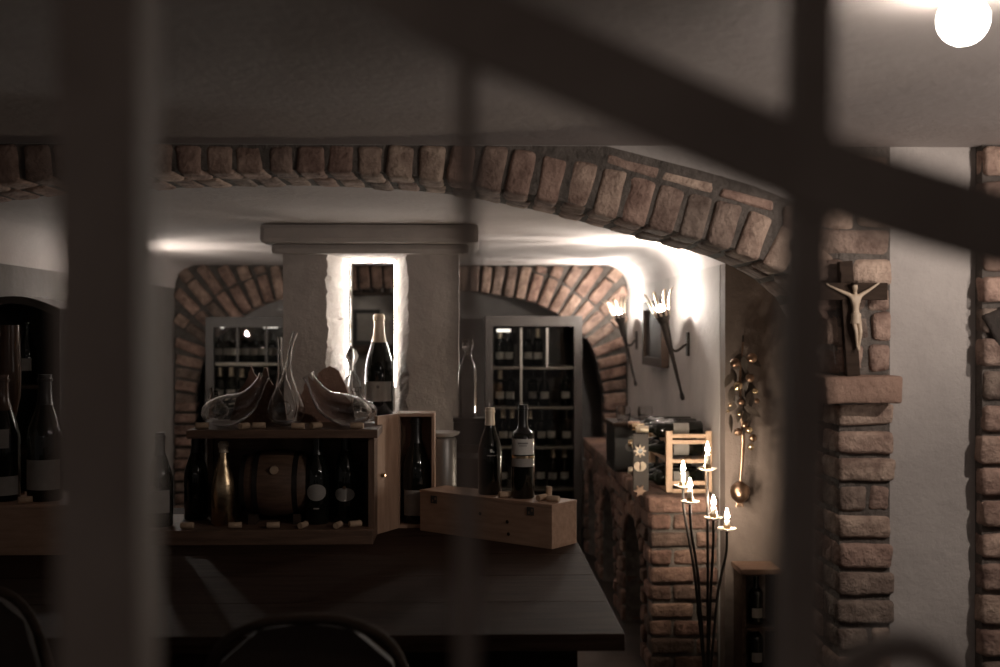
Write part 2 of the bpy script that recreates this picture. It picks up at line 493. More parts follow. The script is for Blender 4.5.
# --- rear wall: wide brick arch over a recess
XC = -.46
rear = [(-1.40, 0), (-1.40, .98), (-1.37, 1.16), (-1.28, 1.42), (-.97, 1.66), (-.52, 1.755), (0, 1.785), (.52, 1.755), (.97, 1.66), (1.28, 1.42), (1.37, 1.16), (1.40, .98), (1.40, 0)]
crv = [(p.x + XC, p.y) for p in catmull([(a, b, 0) for a, b in rear[1:-1]], 5)]
bm = bmesh.new()
prism(bm, [[(XL - .1, 0), (crv[0][0] - .01, 0)] + [(x, z + .01) for x, z in crv] + [(crv[-1][0] + .01, 0), (XR + .1, 0), (XR + .1, ZB + .02), (XL - .1, ZB + .02)]], 'XZ', YB + .012, YB + .2)
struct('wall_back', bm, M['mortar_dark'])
bm = bmesh.new()
rr = resample([Vector(p) for p in crv], .082)
for i in range(len(rr) - 1):
    a, b = rr[i], rr[i + 1]; t = (b - a).normalized(); n = Vector((-t.y, t.x)); c = (a + b) / 2
    if n.y < 0: n = -n
    if abs(n.y) < .3 and (c.x - XC) * n.x < 0: n = -n
    far = .6
    if n.y > .05: far = min(far, (ZB - .004 - c.y) / n.y)
    if abs(n.x) > .05: far = min(far, ((XR - .004 - c.x) if n.x > 0 else (c.x - XL - .004)) / abs(n.x))
    s0 = 0
    while far - s0 > .025:
        h = min(.205 + R.uniform(-.012, .012), far - s0)
        if far - s0 - h < .05: h = far - s0
        cc = c + n * (s0 + h / 2)
        brick(bm, (cc.x, YB + .06 + R.uniform(-.006, .006), cc.y), (t.x, 0, t.y), (n.x, 0, n.y), (0, 1, 0), (.082 - .016) * (1 + s0 * .55), h - .012, .16)
        s0 += h
for sx in (-1, 1):
    z = 0
    while z < .97:
        h = .078
        x0, x1 = (XC + 1.395, XR - .004) if sx > 0 else (XL + .004, XC - 1.395)
        brick(bm, ((x0 + x1) / 2, YB + .05 + R.uniform(-.02, .02), z + h / 2), (1, 0, 0), (0, 0, 1), (0, 1, 0), x1 - x0, h - .016, .18)
        z += h
struct('brick_arch_rear', bm, [M['brick_dimmed'], M['mortar']], smooth=70)
struct('wall_recess', nbox(XL - .2, XR + .2, 8.65, 8.8, 0, ZB + .05), M['plaster'])

# --- central pillar with the lit, splayed niche
YC = 4.9
px0, px1 = PX(283, YC), PX(459, YC)
fr0, fr1 = PX(327, YC), PX(408, YC)
YN = 5.14; YC2 = 5.34
in0, in1 = PX(348, YN), PX(395, YN)
fz1, iz1 = P(366, 250, YC).z, P(372, 262, YN).z
nz0 = 1.13
def loop(x0, x1, z0, z1, n=40):
    pts = []
    for i in range(n): pts.append((x0, z0 + (z1 - z0) * i / n))
    for i in range(6): pts.append((x0 + (x1 - x0) * i / 6, z1))
    for i in range(n): pts.append((x1, z1 + (z0 - z1) * i / n))
    for i in range(6): pts.append((x1 + (x0 - x1) * i / 6, z0))
    return pts
bm = bmesh.new()
Lf, Li = loop(fr0, fr1, nz0, fz1), loop(in0, in1, nz0, iz1)
NR = 7
rings = []
for k in range(NR):
    t = k / (NR - 1); rg = []
    for (ax, az), (bx, bz) in zip(Lf, Li):
        x, z = ax + (bx - ax) * t, az + (bz - az) * t
        y = YC + (YN - YC) * t
        amp = .007 * (1 - .7 * t)
        w = noise.noise(Vector((x * 9, y * 9, z * 17))) + .8 * noise.noise(Vector((x * 25, y * 25, z * 47)))
        if az > nz0 + .01:
            x += amp * w * 1.3; 
            if k == 0 and az < fz1 - .01: x += amp * w * .6
        rg.append(bm.verts.new((x, y, z)))
    rings.append(rg)
rings.append([bm.verts.new((x, YC2, z)) for x, z in Li])
n = len(Lf)
for A, B in zip(rings, rings[1:]):
    for i in range(n): bm.faces.new((A[i], A[(i + 1) % n], B[(i + 1) % n], B[i]))
def holed(Y, ring):
    outer = [(px0, 0), (px1, 0), (px1, ZB), (px0, ZB)]
    hole = [(v.co.x, v.co.z) for v in ring]
    ov = [bm.verts.new((x, Y, z)) for x, z in outer]
    allv = ov + ring
    for t in tessellate_polygon([[Vector((x, z, 0)) for x, z in outer], [Vector((x, z, 0)) for x, z in hole]]):
        try: bm.faces.new([allv[i] for i in t])
        except ValueError: pass
    return ov
of = holed(YC, rings[0]); ob = holed(YC2, rings[-1])
for i in range(4):
    bm.faces.new((of[i], of[(i + 1) % 4], ob[(i + 1) % 4], ob[i]))
struct('pillar_centre', bm, M['plaster_rough'])
bm = bmesh.new()
def frame_moulding(d0, z0, z1):
    box(bm, px0 - d0, px1 + d0, YC - d0, YC2 + d0, z0, z1, bev=.02)
c1, c2, c3 = P(300, 228, YC - .08).z, P(300, 243, YC - .08).z, P(300, 254, YC - .05).z
frame_moulding(.085, c2, ZB - .001); frame_moulding(.045, c3, c2 + .001)
struct('trim_2', bm, M['plaster'])
# LED strips on the inner rim of the niche
bm = bmesh.new()
yl = YN - .012
for xx, s in ((in0, -1), (in1, 1)):
    box(bm, xx - (.006 if s < 0 else 0), xx + (.006 if s > 0 else 0), yl - .006, yl + .004, nz0 + .12, iz1 - .004)
box(bm, in0, in1, yl - .006, yl + .004, iz1, iz1 + .006)
tag(obj('led_strip', bm, M['led']), 'glowing white light strip edging the niche in the plaster pillar', 'light strip')
bm = nbox(in0 + .001, in1 - .001, YN + .05, YN + .055, nz0 + .001, iz1 - .001)
tag(obj('window_1', bm, M['pane']), kind='structure')

# ------------------------------------------------------------------ wrought iron gate (close to the lens)
YG = .56
gate = thing('wrought_iron_gate', 'dark wrought iron gate with thick post and curved bars, nearest the viewer', 'gate', (0, YG, 0))
def gp(px, py, dy=0):
    p = P(px, py, YG); return (p.x, dy, p.z)
a, b = PX(68, YG), PX(150, YG)
obj('gate_post', nbox(a, b, -.02, .02, 0, 2.0, bev=.003), M['iron'], gate)
bm = bmesh.new(); sweep(bm, [gp(466, 3000), gp(467, 330), gp(467, -700)], .0052, seg=8)
obj('upright_bar', bm, M['iron'], gate, smooth=40)
bm = bmesh.new(); sweep(bm, catmull([gp(770, 3000), gp(797, 667), gp(803, 330), gp(811, 0), gp(815, -700)], 4), .0098, seg=8, square=True, up=(0, 1, 0))
obj('upright_bar', bm, M['iron'], gate)
cl = [(250, -190), (330, -70), (405, -8), (470, 28), (540, 58), (620, 93), (700, 129), (800, 171), (900, 205), (1000, 233), (1120, 258)]
bm = bmesh.new(); sweep(bm, catmull([gp(x, y, -.012) for x, y in cl], 6), .0190, flat=(.22, 1), square=True, up=(0, 1, 0))
obj('curved_bar', bm, M['iron'], gate)
sp = []
for i in range(60):
    t = i / 59; ang = math.radians(200 - 430 * t); r = 70 - 42 * t
    sp.append(gp(905 + r * math.cos(ang), 706 - r * math.sin(ang)))
bm = bmesh.new(); sweep(bm, sp, .0075, flat=(.8, 1), square=True, up=(0, 1, 0))
obj('scroll', bm, M['iron'], gate)
bm = bmesh.new(); box(bm, a, 1.2, -.012, .012, .10, .14); obj('bottom_rail', bm, M['iron'], gate)


# ------------------------------------------------------------------ table
TZ = .80
pr, pn = P(625, 635, 2.64), P(575, 540, 3.83)
tbl = thing('dining_table', 'long dark wooden table carrying the bottles, boxes and decanters', 'table', (-.55, 3.5, 0))
def rel(o): return Vector(o.location)
bm = bmesh.new()
x = -1.75; xr = PX(625, 2.64)
yy = 2.64; nb = 6
for i in range(nb):
    y0 = 2.64 + i * (4.56 - 2.64) / nb; y1 = y0 + (4.56 - 2.64) / nb
    box(bm, x + .55, xr + .55, y0 - 3.5, y1 - 3.5 - .0015, TZ - .04, TZ, bev=.002)
obj('tabletop', bm, M['table'], tbl)
obj('apron', nbox(x + .65, xr + .45, 2.74 - 3.5, 4.46 - 3.5, TZ - .14, TZ - .04), M['table'], tbl)
for sx in (x + .66, xr + .36):
    for sy in (2.76, 4.38):
        obj('leg', nbox(sx, sx + .08, sy - 3.5, sy - 3.5 + .08, 0, TZ - .1, bev=.004), M['table'], tbl)

# ------------------------------------------------------------------ chairs in front of the table
def chair(label, loc, rz, H=1.0, w=.40):
    c = thing('dining_chair', label, 'chair', loc, rz, 'wooden chairs in front of the table')
    pts = [(-w / 2 + .02, 0, .45), (-w / 2, -.05, .75), (-w / 2 + .04, -.08, H - .07), (-w * .22, -.09, H - .012), (0, -.092, H), (w * .22, -.09, H - .012), (w / 2 - .04, -.08, H - .07), (w / 2, -.05, .75), (w / 2 - .02, 0, .45)]
    bm = bmesh.new(); sweep(bm, catmull(pts, 5), .012, flat=(1, .8)); obj('back_frame', bm, M['darkwood'], c, smooth=50)
    bm = bmesh.new()
    prism(bm, [[(-w / 2 + .01, .50), (-w / 2 + .006, .75), (-w / 2 + .05, H - .08), (-w * .2, H - .02), (0, H - .01), (w * .2, H - .02), (w / 2 - .05, H - .08), (w / 2 - .006, .75), (w / 2 - .01, .50)]], 'XZ', -.085, -.06)
    obj('back_panel', bm, M['leather'], c)
    obj('seat', nbox(-.21, .21, -.02, .40, .43, .465, bev=.012), M['darkwood'], c)
    for sx in (-1, 1):
        for y in (.02, .36):
            bm = bmesh.new(); sweep(bm, [(sx * .18, y, .435), (sx * .2, y + (.03 if y > .1 else -.03), 0)], [.02, .015]); obj('leg', bm, M['darkwood'], c, smooth=50)
    return c
cp = P(305, 632, 2.0)
chair('round-topped dark wooden chair back just showing at the bottom edge, left of centre', (cp.x, 2.09, 0), 0)
chair('round-topped dark wooden chair at the lower left corner, left of the thick gate post', (PX(50, 2.42) - .165, 2.4, 0), 0, H=1.0)

# ------------------------------------------------------------------ bottles
PROF = {
 'bordeaux': [(0, .005), (.55, .005), (.88, 0), (1, .014), (1, .60), (.985, .645), (.90, .69), (.68, .725), (.47, .748), (.40, .78), (.375, .86), (.375, .945), (.43, .948), (.43, .966), (.38, .970), (.37, 1), (0, 1)],
 'burgundy': [(0, .005), (.55, .005), (.9, 0), (1, .014), (1, .47), (.97, .53), (.86, .60), (.68, .675), (.50, .745), (.40, .80), (.365, .87), (.36, .945), (.42, .948), (.42, .968), (.37, .972), (.36, 1), (0, 1)],
 'champagne': [(0, .005), (.55, .005), (.9, 0), (1, .016), (1, .40), (.98, .46), (.90, .54), (.73, .63), (.54, .72), (.40, .80), (.335, .88), (.34, .935), (.40, .94), (.40, .965), (.37, .985), (.26, 1), (0, 1)]}
def prof_r(style, t):
    pr = PROF[style]
    for (r0, z0), (r1, z1) in zip(pr[3:], pr[4:]):
        if z0 <= t <= z1: return r0 + (r1 - r0) * (t - z0) / max(1e-6, z1 - z0)
    return pr[-2][0]
def label_patch(Rr, zc, w, h, oval=False, nx=14, ny=8):
    """paper on the round flank of a bottle, facing -Y"""
    bm = bmesh.new()
    if oval:
        ctr = bm.verts.new((0, -Rr, zc)); prev = None; rings = []
        for k in (1, 2, 3):
            ring = []
            for i in range(24):
                a = 2 * PI * i / 24; ang = (w / 2 * k / 3 * math.cos(a)) / Rr; z = zc + h / 2 * k / 3 * math.sin(a)
                ring.append(bm.verts.new((Rr * math.sin(ang), -Rr * math.cos(ang), z)))
            rings.append(ring)
        for i in range(24):
            bm.faces.new((ctr, rings[0][i], rings[0][(i + 1) % 24]))
            for A, B in zip(rings, rings[1:]): bm.faces.new((A[i], B[i], B[(i + 1) % 24], A[(i + 1) % 24]))
    else:
        g = [[bm.verts.new((Rr * math.sin((i / nx - .5) * w / Rr), -Rr * math.cos((i / nx - .5) * w / Rr), zc - h / 2 + h * j / ny)) for i in range(nx + 1)] for j in range(ny + 1)]
        for j in range(ny):
            for i in range(nx): bm.faces.new((g[j][i], g[j][i + 1], g[j + 1][i + 1], g[j + 1][i]))
    return bm
def bottle(label, style, H, r, loc, rz=0, glass='bottle', capsule=None, cap_from=.76, labels=(), group=None, name='wine_bottle', cat='bottle', seg=32):
    t = thing(name, label, cat, loc, rz, group)
    bm = bmesh.new(); lathe(bm, [(a * r, z * H) for a, z in PROF[style]], seg)
    obj('glass_body', bm, M[glass], t, smooth=50)
    if capsule:
        bm = bmesh.new(); zs = [cap_from] + [z for _, z in PROF[style] if z > cap_from + .01]
        pr = [(prof_r(style, z) * r + .0012, z * H) for z in zs[:-1]] + [(PROF[style][-2][0] * r + .0012, H + .0012), (0, H + .0014)]
        lathe(bm, pr, seg); obj('capsule', bm, M[capsule], t, smooth=50)
    for zc, w, h, m, oval, nm in labels:
        obj(nm, label_patch(r + .0008 + (.0006 if nm != 'label' else 0), zc, w, h, oval), M[m], t, smooth=80)
    return t

def at(px, Y, z): return Vector((PX(px, Y), Y, z))

# --- lying wine box with two bottles
A0 = P(420, 530, 4.02); A1 = P(552, 550, 3.66)
ang = math.atan2(A1.y - A0.y, A1.x - A0.x)
LB = math.hypot(A1.x - A0.x, A1.y - A0.y); HB = .143; DB = .14
wb = thing('wine_box', 'long pale wooden wine box lying on the table under two dark bottles', 'wooden box', (A0.x, A0.y, TZ), ang)
bm = bmesh.new()
t_ = .011
box(bm, 0, LB, 0, t_, 0, HB - t_, bev=.0015); box(bm, 0, LB, DB - t_, DB, 0, HB - t_, bev=.0015)
box(bm, 0, t_, t_, DB - t_, 0, HB - t_, bev=.0015); box(bm, LB - t_, LB, t_, DB - t_, 0, HB - t_, bev=.0015)
box(bm, t_, LB - t_, t_, DB - t_, 0, t_)
obj('box_body', bm, M['pine'], wb)
obj('sliding_lid', nbox(-.001, LB + .001, -.001, DB + .001, HB - t_, HB, bev=.002), M['pine'], wb)
for u in (.065, LB - .085):
    bm = bmesh.new()
    prism(bm, [[(u - .014, HB - .042), (u + .014, HB - .042), (u + .014, HB - .016), (u - .014, HB - .016)], [(u - .009, HB - .038), (u - .003, HB - .038), (u - .003, HB - .030), (u - .009, HB - .030)], [(u + .002, HB - .030), (u + .010, HB - .030), (u + .010, HB - .021), (u + .002, HB - .021)]], 'XZ', -.0016, -.0004)
    obj('brand_mark', bm, M['ink'], wb)
for u, v in ((.27, .085), (.385, .07), (.39, .03)):
    bm = bmesh.new(); lathe(bm, [(0, 0), (.006, 0), (.006, .0012), (0, .0012)], 12, 'Y', off=(u, -.0013, v)); obj('knot', bm, M['darkwood'], wb)
def onbox(px, dd):
    """point over the box centre line that the photo shows at column px"""
    best = None
    for i in range(400):
        u = LB * i / 399; x, y = u * math.cos(ang) - dd * math.sin(ang), u * math.sin(ang) + dd * math.cos(ang)
        q = Vector((A0.x + x, A0.y + y, TZ + HB))
        e = abs(PX(px, q.y) - q.x)
        if best is None or e < best[0]: best = (e, q)
    return best[1]
q = onbox(523, .065)
bottle('dark straight-shouldered wine bottle with white and grey label, on the lying box', 'bordeaux', .308, .0385, q, -.05, capsule='black', cap_from=.70,
       labels=[(.172, .088, .052, 'paper', False, 'label'), (.138, .088, .0085, 'goldfoil', False, 'label_band'), (.120, .088, .027, 'paper_grey', False, 'label_band'),
               (.184, .034, .006, 'ink_grey', False, 'label_text'), (.176, .026, .003, 'ink_grey', False, 'label_text')], group='dark bottles on the lying box')
q = onbox(490, .07)
bottle('slope-shouldered dark wine bottle with gold capsule and small emblem, on the lying box', 'burgundy', .292, .0405, q, .1, capsule='paleoil', cap_from=.80,
       labels=[(.150, .010, .012, 'paper', True, 'emblem'), (.134, .030, .003, 'paper_grey', False, 'label_text')], group='dark bottles on the lying box')

# --- corks
def cork(label, loc, rot, grp, L=.042, r=.0105):
    bm = bmesh.new(); lathe(bm, [(0, -L / 2), (r * .9, -L / 2), (r, -L / 2 + .002), (r * .97, 0), (r, L / 2 - .002), (r * .9, L / 2), (0, L / 2)], 14, 'X')
    o = obj('cork', bm, M['cork'], None, (loc[0], loc[1], loc[2] + (r if abs(rot[1]) < .5 else L / 2)), rot, smooth=40)
    tag(o, label, 'cork', grp)
G1 = 'loose corks on the lying box'
for px, dd, rot, lb in ((549, .09, (0, PI / 2, 0), 'cork standing upright on the lying box, right of the labelled bottle'), (542, .05, (0, 0, .8), 'cork lying on the box between the labelled bottle and the upright cork'),
                        (553, .05, (0, 0, -.5), 'cork lying in front of the upright cork near the box end'), (505, .03, (0, 0, .3), 'cork lying between the two dark bottles on the box')):
    cork(lb, onbox(px, dd), rot, G1)

# --- upright presentation box with its lid swung open
q = at(415.5, 4.07, TZ)
pb = thing('presentation_box', 'upright open wooden gift box holding a dark bottle, lid swung to the left', 'wooden box', q)
w, h, d = .135, .405, .13
obj('box_back', nbox(-w / 2, w / 2, d - .01, d, 0, h), M['pine_y'], pb)
for sx in (-1, 1):
    obj('box_side', nbox(min(sx * w / 2, sx * (w / 2 - .011)), max(sx * w / 2, sx * (w / 2 - .011)), 0, d - .01, 0, h, bev=.0015), M['pine_y'], pb)
obj('box_top', nbox(-w / 2 + .011, w / 2 - .011, 0, d - .01, h - .011, h), M['pine'], pb)
obj('box_bottom', nbox(-w / 2 + .011, w / 2 - .011, 0, d - .01, 0, .011), M['pine'], pb)
mtx = Matrix.Translation((-w / 2 - .004, .0, 0)) @ Matrix.Rotation(math.radians(62), 4, 'Z')
bm = nbox(-w, 0, -.012, 0, 0, h, bev=.002); bmesh.ops.transform(bm, matrix=mtx, verts=bm.verts)
lid = obj('lid', bm, M['pine_y'], pb)
bm = bmesh.new(); lathe(bm, [(0, .012), (.006, .012), (.008, .006), (.005, 0), (.005, -.004), (0, -.004)], 14, 'Y'); bmesh.ops.transform(bm, matrix=mtx @ Matrix.Translation((-w + .03, -.021, .20)), verts=bm.verts)
obj('clasp', bm, M['brass'], lid, smooth=40)
bottle('dark slope-shouldered bottle with pale label, standing inside the open gift box', 'burgundy', .375, .05, q + Vector((0, .062, .011)), 0, capsule='black', labels=[(.075, .10, .09, 'paper_grey', False, 'label')])

# --- small things behind the gift box, right of the pillar
q = at(443, 4.3, TZ)
bm = bmesh.new(); lathe(bm, [(0, 0), (.05, 0), (.052, .01), (.052, .29), (.046, .30), (0, .30)], 28)
cn = obj('canister', bm, M['grey_metal'], None, q, smooth=40); tag(cn, 'grey cylindrical canister standing right of the open gift box', 'canister')
bm = bmesh.new(); lathe(bm, [(0, 0), (.035, 0), (.06, .012), (.066, .02), (.062, .02), (.034, .006), (0, .006)], 30)
tag(obj('saucer', bm, M['white'], None, q + Vector((0, 0, .30)), smooth=40), 'small white saucer on the grey canister', 'saucer')
# little upright cask with box and clear bottle
q = at(474, 4.42, TZ)
ck = thing('small_cask', 'dark upright cask behind the slope-shouldered bottle, carrying a black tin', 'cask', q)
prf = [(0, 0), (.078, 0), (.088, .07), (.092, .13), (.088, .2), (.078, .265), (.070, .265), (.068, .255), (0, .255)]
bm = bmesh.new(); lathe(bm, prf, 28); obj('staves', bm, M['darkwood'], ck, smooth=30)
for z, r in ((.035, .0855), (.225, .0855)):
    bm = bmesh.new(); lathe(bm, [(r - .004, z - .01), (r + .001, z - .01), (r + .001, z + .01), (r - .004, z + .01)], 28); obj('hoop', bm, M['grey_metal'], ck, smooth=40)
q2 = q + Vector((-.012, 0, .265))
tn = thing('black_tin', 'black square tin with lid on top of the small cask', 'tin', q2)
obj('tin_body', nbox(-.066, .066, -.05, .05, 0, .085, bev=.004), M['black'], tn)
obj('tin_lid', nbox(-.068, .068, -.052, .052, .085, .10, bev=.004), M['black'], tn)
q3 = q2 + Vector((-.012, 0, .10))
cb = thing('glass_bottle', 'clear glass bottle with stopper on the black tin', 'bottle', q3)
bm = bmesh.new(); lathe(bm, [(0, 0), (.032, 0), (.036, .006), (.036, .17), (.030, .2), (.016, .225), (.013, .25), (.016, .252)], 28); obj('glass_body', bm, M['thin'], cb, smooth=40)
bm = bmesh.new(); lathe(bm, [(0, .24), (.011, .24), (.011, .252), (.02, .262), (.024, .28), (.018, .297), (0, .302)], 24); obj('stopper', bm, M['glass'], cb, smooth=60)

# ------------------------------------------------------------------ open shelf box with decanters
SY0, SY1 = 3.76, 4.10
sx0, sx1 = PX(186, SY0), PX(373, SY0)
bz1 = .848; tz0, tz1 = P(280, 438.5, SY0).z, P(280, 430, SY0).z
sh = thing('display_shelf', 'low brown wooden display shelf on the table, bottles and barrel inside', 'shelf', (0, 0, 0))
obj('bottom_board', nbox(PX(120, SY0), sx1, SY0, SY1, TZ, bz1, bev=.003), M['wood'], sh)
obj('top_board', nbox(sx0, sx1 + .015, SY0, SY1, tz0, tz1, bev=.003), M['wood'], sh)
obj('back_panel', nbox(sx0, sx1, SY1 - .014, SY1, bz1, tz0), M['wood'], sh)
obj('side_panel', nbox(sx1 - .02, sx1, SY0 + .05, SY1 - .014, bz1, tz0), M['wood_y'], sh)
obj('side_post', nbox(sx0, sx0 + .02, SY1 - .04, SY1 - .014, bz1, tz0), M['wood_y'], sh)
bottle('shiny gold-foiled sparkling wine bottle standing in the display shelf', 'champagne', .278, .042, at(223.5, 3.88, bz1), glass='goldfoil', capsule='paleoil', cap_from=.87)
bottle('dark bottle at the left end of the display shelf, behind the gold one', 'burgundy', .30, .041, at(196, 4.0, bz1), capsule='black')
GS = 'dark bottles with oval labels in the display shelf'
bottle('dark bottle with pale oval label, just right of the barrel', 'burgundy', .306, .041, at(317, 3.90, bz1), .06, capsule='black', labels=[(.108, .072, .056, 'paper_grey', True, 'label'), (.055, .02, .004, 'paper_grey', False, 'label_text')], group=GS)
bottle('dark bottle with wavy oval label, at the right end of the display shelf', 'burgundy', .322, .042, at(346, 3.92, bz1), -.04, capsule='black', labels=[(.098, .076, .046, 'paper_grey', True, 'label'), (.122, .012, .012, 'copper', True, 'emblem')], group=GS)
# barrel on its side
q = at(279, 3.97, bz1)
br = thing('wine_barrel', 'small dark oak barrel lying on its cradle inside the display shelf', 'barrel', q)
Lb, Rb, zc = .235, .115, .128
bm = bmesh.new(); lathe(bm, [(0, -Lb / 2 + .012), (.083, -Lb / 2 + .012), (.088, -Lb / 2)] + [(.092 + (Rb - .092) * math.cos(PI / 2 * u) , u * Lb / 2) for u in (-.95, -.7, -.45, -.2, 0, .2, .45, .7, .95)] + [(.088, Lb / 2), (.083, Lb / 2 - .012), (0, Lb / 2 - .012)], 40, 'X', off=(0, 0, zc))
obj('staves', bm, M['wood'], br, smooth=30)
for u in (-.92, -.55, .55, .92):
    r = .092 + (Rb - .092) * math.cos(PI / 2 * u) + .0015
    bm = bmesh.new(); lathe(bm, [(r - .006, u * Lb / 2 - .011), (r, u * Lb / 2 - .011), (r, u * Lb / 2 + .011), (r - .006, u * Lb / 2 + .011)], 40, 'X', off=(0, 0, zc)); obj('hoop', bm, M['iron_black'], br, smooth=30)
bm = bmesh.new(); lathe(bm, [(0, -.008), (.013, -.008), (.015, .004), (.010, .012), (0, .013)], 16, 'Y', off=(.0, -.105, zc + .055)); obj('bung', bm, M['cork'], br, smooth=40)
for s in (-1, 1):
    bm = bmesh.new(); prism(bm, [[(-.1, 0), (.1, 0), (.1, .035), (.06, .028), (0, .0185), (-.06, .028), (-.1, .035)]], 'YZ', s * .075 - .012, s * .075 + .012); obj('cradle', bm, M['darkwood'], br)
GC = 'loose corks in the display shelf'
for px, Y, a, lb in ((235, 3.80, .1, 'cork lying in front of the gold bottle'), (187, 3.80, -.1, 'cork at the left end of the lower shelf board'), (273, 3.80, .15, 'cork lying in front of the barrel'), (303, 3.80, 1.2, 'cork seen end-on in front of the bottle beside the barrel'), (338, 3.80, 1.3, 'cork seen end-on in front of the wavy-label bottle'), (355, 3.82, .5, 'cork at the right end of the lower shelf board')):
    cork(lb, at(px, Y, bz1), (0, 0, a), GC)
GT = 'loose corks on top of the display shelf'
for px, Y, a, lb in ((202, 3.82, .1, 'leftmost cork on top of the display shelf'), (244, 3.80, 1.1, 'cork seen end-on below the left duck decanter'), (259, 3.82, .1, 'cork just left of the tall decanter on the shelf top'), (298, 3.79, .0, 'large pale cork in front of the tall decanter'), (316, 3.81, .9, 'cork just right of the tall decanter'), (357, 3.80, -.1, 'rightmost cork on top of the display shelf')):
    cork(lb, at(px, Y, tz1), (0, 0, a), GT)

# decanters
def shell(bm, th=.0022):
    geom = bm.faces[:]
    bmesh.ops.recalc_face_normals(bm, faces=geom)
    bmesh.ops.solidify(bm, geom=geom, thickness=th)
def decanter(name, label, path, rad, flat, loc, rz=0, mtl='glass'):
    """blown glass vessel swept from its base to its open lip"""
    bm = bmesh.new()
    pts = catmull(path, 8); sweep(bm, pts, [p.x for p in catmull([(r, 0, 0) for r in rad], 8)], seg=36, flat=flat, cap=False, up=(0, 1, 0))
    bm.verts.ensure_lookup_table()
    bm.faces.new(bm.verts[:36])
    shell(bm)
    o = obj(name, bm, M[mtl], None, loc, (0, 0, rz), smooth=50)
    return tag(o, label, 'decanter', 'glass decanters on the display shelf')
dz = tz1 + .001
SD = 1150 / 3.9
q = at(286.5, 3.90, dz)
H = (425 - 338) / SD
decanter('swan_decanter', 'tall teardrop glass decanter with long slender neck, middle of the shelf top', [(0, 0, .002), (0, 0, .014), (-.001, 0, .06), (0, 0, .115), (.003, 0, .165), (.008, 0, .22), (.016, 0, .27), (.030, 0, .318)],
         [.022, .050, .064, .044, .020, .010, .0085, .0105], (1, 1), q)
q = at(283, 4.00, dz)
decanter('swan_decanter', 'second slender glass decanter whose neck shows just behind the tall one', [(0, 0, .002), (0, 0, .014), (0, 0, .06), (0, 0, .115), (-.004, 0, .165), (-.010, 0, .22), (-.010, 0, .27), (-.012, 0, .30)],
         [.022, .040, .050, .034, .015, .009, .008, .009], (1, 1), q)
def duck(label, px, Y, s, sc=1.0, rz=0):
    q = at(px, Y, dz)
    path = [(-.105 * s, 0, .040), (-.10 * s, 0, .042), (-.070 * s, 0, .050), (-.02 * s, 0, .058), (.03 * s, 0, .078), (.062 * s, 0, .112), (.085 * s, 0, .150), (.098 * s, 0, .172)]
    path = [Vector(p) * sc for p in path]
    return decanter('duck_decanter', label, path, [a * sc for a in (.004, .022, .047, .056, .046, .030, .019, .021)], (1.15, .9), q, rz)
duck('low duck-shaped glass decanter at the left end of the shelf top, lip to the right', 235, 3.85, 1, 1.0)
duck('low duck-shaped glass decanter right of the tall one, lip to the left', 338, 3.85, -1, 1.02)
duck('farther low glass decanter at the left, partly behind the duck-shaped one', 215, 4.03, 1, .70, math.radians(-80))
duck('farther low glass decanter at the right, partly behind the duck-shaped one', 362, 4.03, 1, .70, math.radians(-100))
# jagged brown wood pieces behind the glass
def shard(label, outline, Y, th):
    bm = bmesh.new()
    pts = []
    for (x0, y0), (x1, y1) in zip(outline, outline[1:] + outline[:1]):
        for k in range(4):
            t = k / 4; p = P(x0 + (x1 - x0) * t + (R.uniform(-1, 1) if k else 0), y0 + (y1 - y0) * t + (R.uniform(-1, 1) if k else 0), Y)
            pts.append((p.x, max(p.z, dz)))
    prism(bm, [pts], 'XZ', Y, Y + th)
    for v in bm.verts:
        if v.co.y > Y + .001: v.co.x += R.uniform(-.004, .004); v.co.z = max(dz, v.co.z - R.uniform(0, .012))
    tag(obj('driftwood_piece', bm, M['redwood']), label, 'wood ornament', 'brown wood pieces behind the decanters')
shard('jagged brown wood piece behind the left duck decanter, with two pointed peaks', [(228, 432), (236, 395), (246, 380), (251, 366), (258, 380), (266, 367), (272, 384), (284, 398), (286, 432)], 4.045, .03)
shard('broad lumpy brown wood piece behind the right duck decanter', [(296, 432), (301, 395), (308, 376), (314, 380), (321, 371), (330, 366), (339, 371), (345, 384), (352, 404), (356, 432)], 4.06, .028)

# ------------------------------------------------------------------ left wooden box with big bottles
bx0, bx1 = PX(-60, 3.61), PX(110, 3.61)
LBZ = P(20, 505, 3.61).z
lb = thing('wooden_crate', 'pale wooden crate on the table at the far left, under two large bottles', 'wooden box', ((bx0 + bx1) / 2, 3.61, TZ), .0)
w = (bx1 - bx0) / 2
bm = bmesh.new()
H_ = LBZ - TZ
box(bm, -w, w, 0, .012, 0, H_ - .012, bev=.002); box(bm, -w, w, .288, .30, 0, H_ - .012, bev=.002); box(bm, -w, -w + .012, .012, .288, 0, H_ - .012); box(bm, w - .012, w, .012, .288, 0, H_ - .012)
obj('crate_body', bm, M['pine'], lb)
obj('crate_lid', nbox(-w - .002, w + .002, -.002, .302, H_ - .012, H_, bev=.002), M['pine'], lb)
GM = 'large bottles on the left crate'
bottle('large slope-shouldered dark bottle with wide pale label beside the thick gate post', 'burgundy', .40, .055, at(45, 3.72, LBZ), .1, capsule='black', labels=[(.085, .13, .095, 'paper_grey', False, 'label')], group=GM)
bottle('large dark bottle with two labels at the left photo edge', 'burgundy', .40, .055, at(2, 3.72, LBZ), .3, capsule='tin', cap_from=.72, labels=[(.05, .12, .06, 'paper_grey', False, 'label'), (.20, .05, .06, 'paper_grey', False, 'neck_label')], group=GM)
cork('cork lying on the left crate between the two large bottles', at(25, 3.65, LBZ), (0, 0, .5), None)
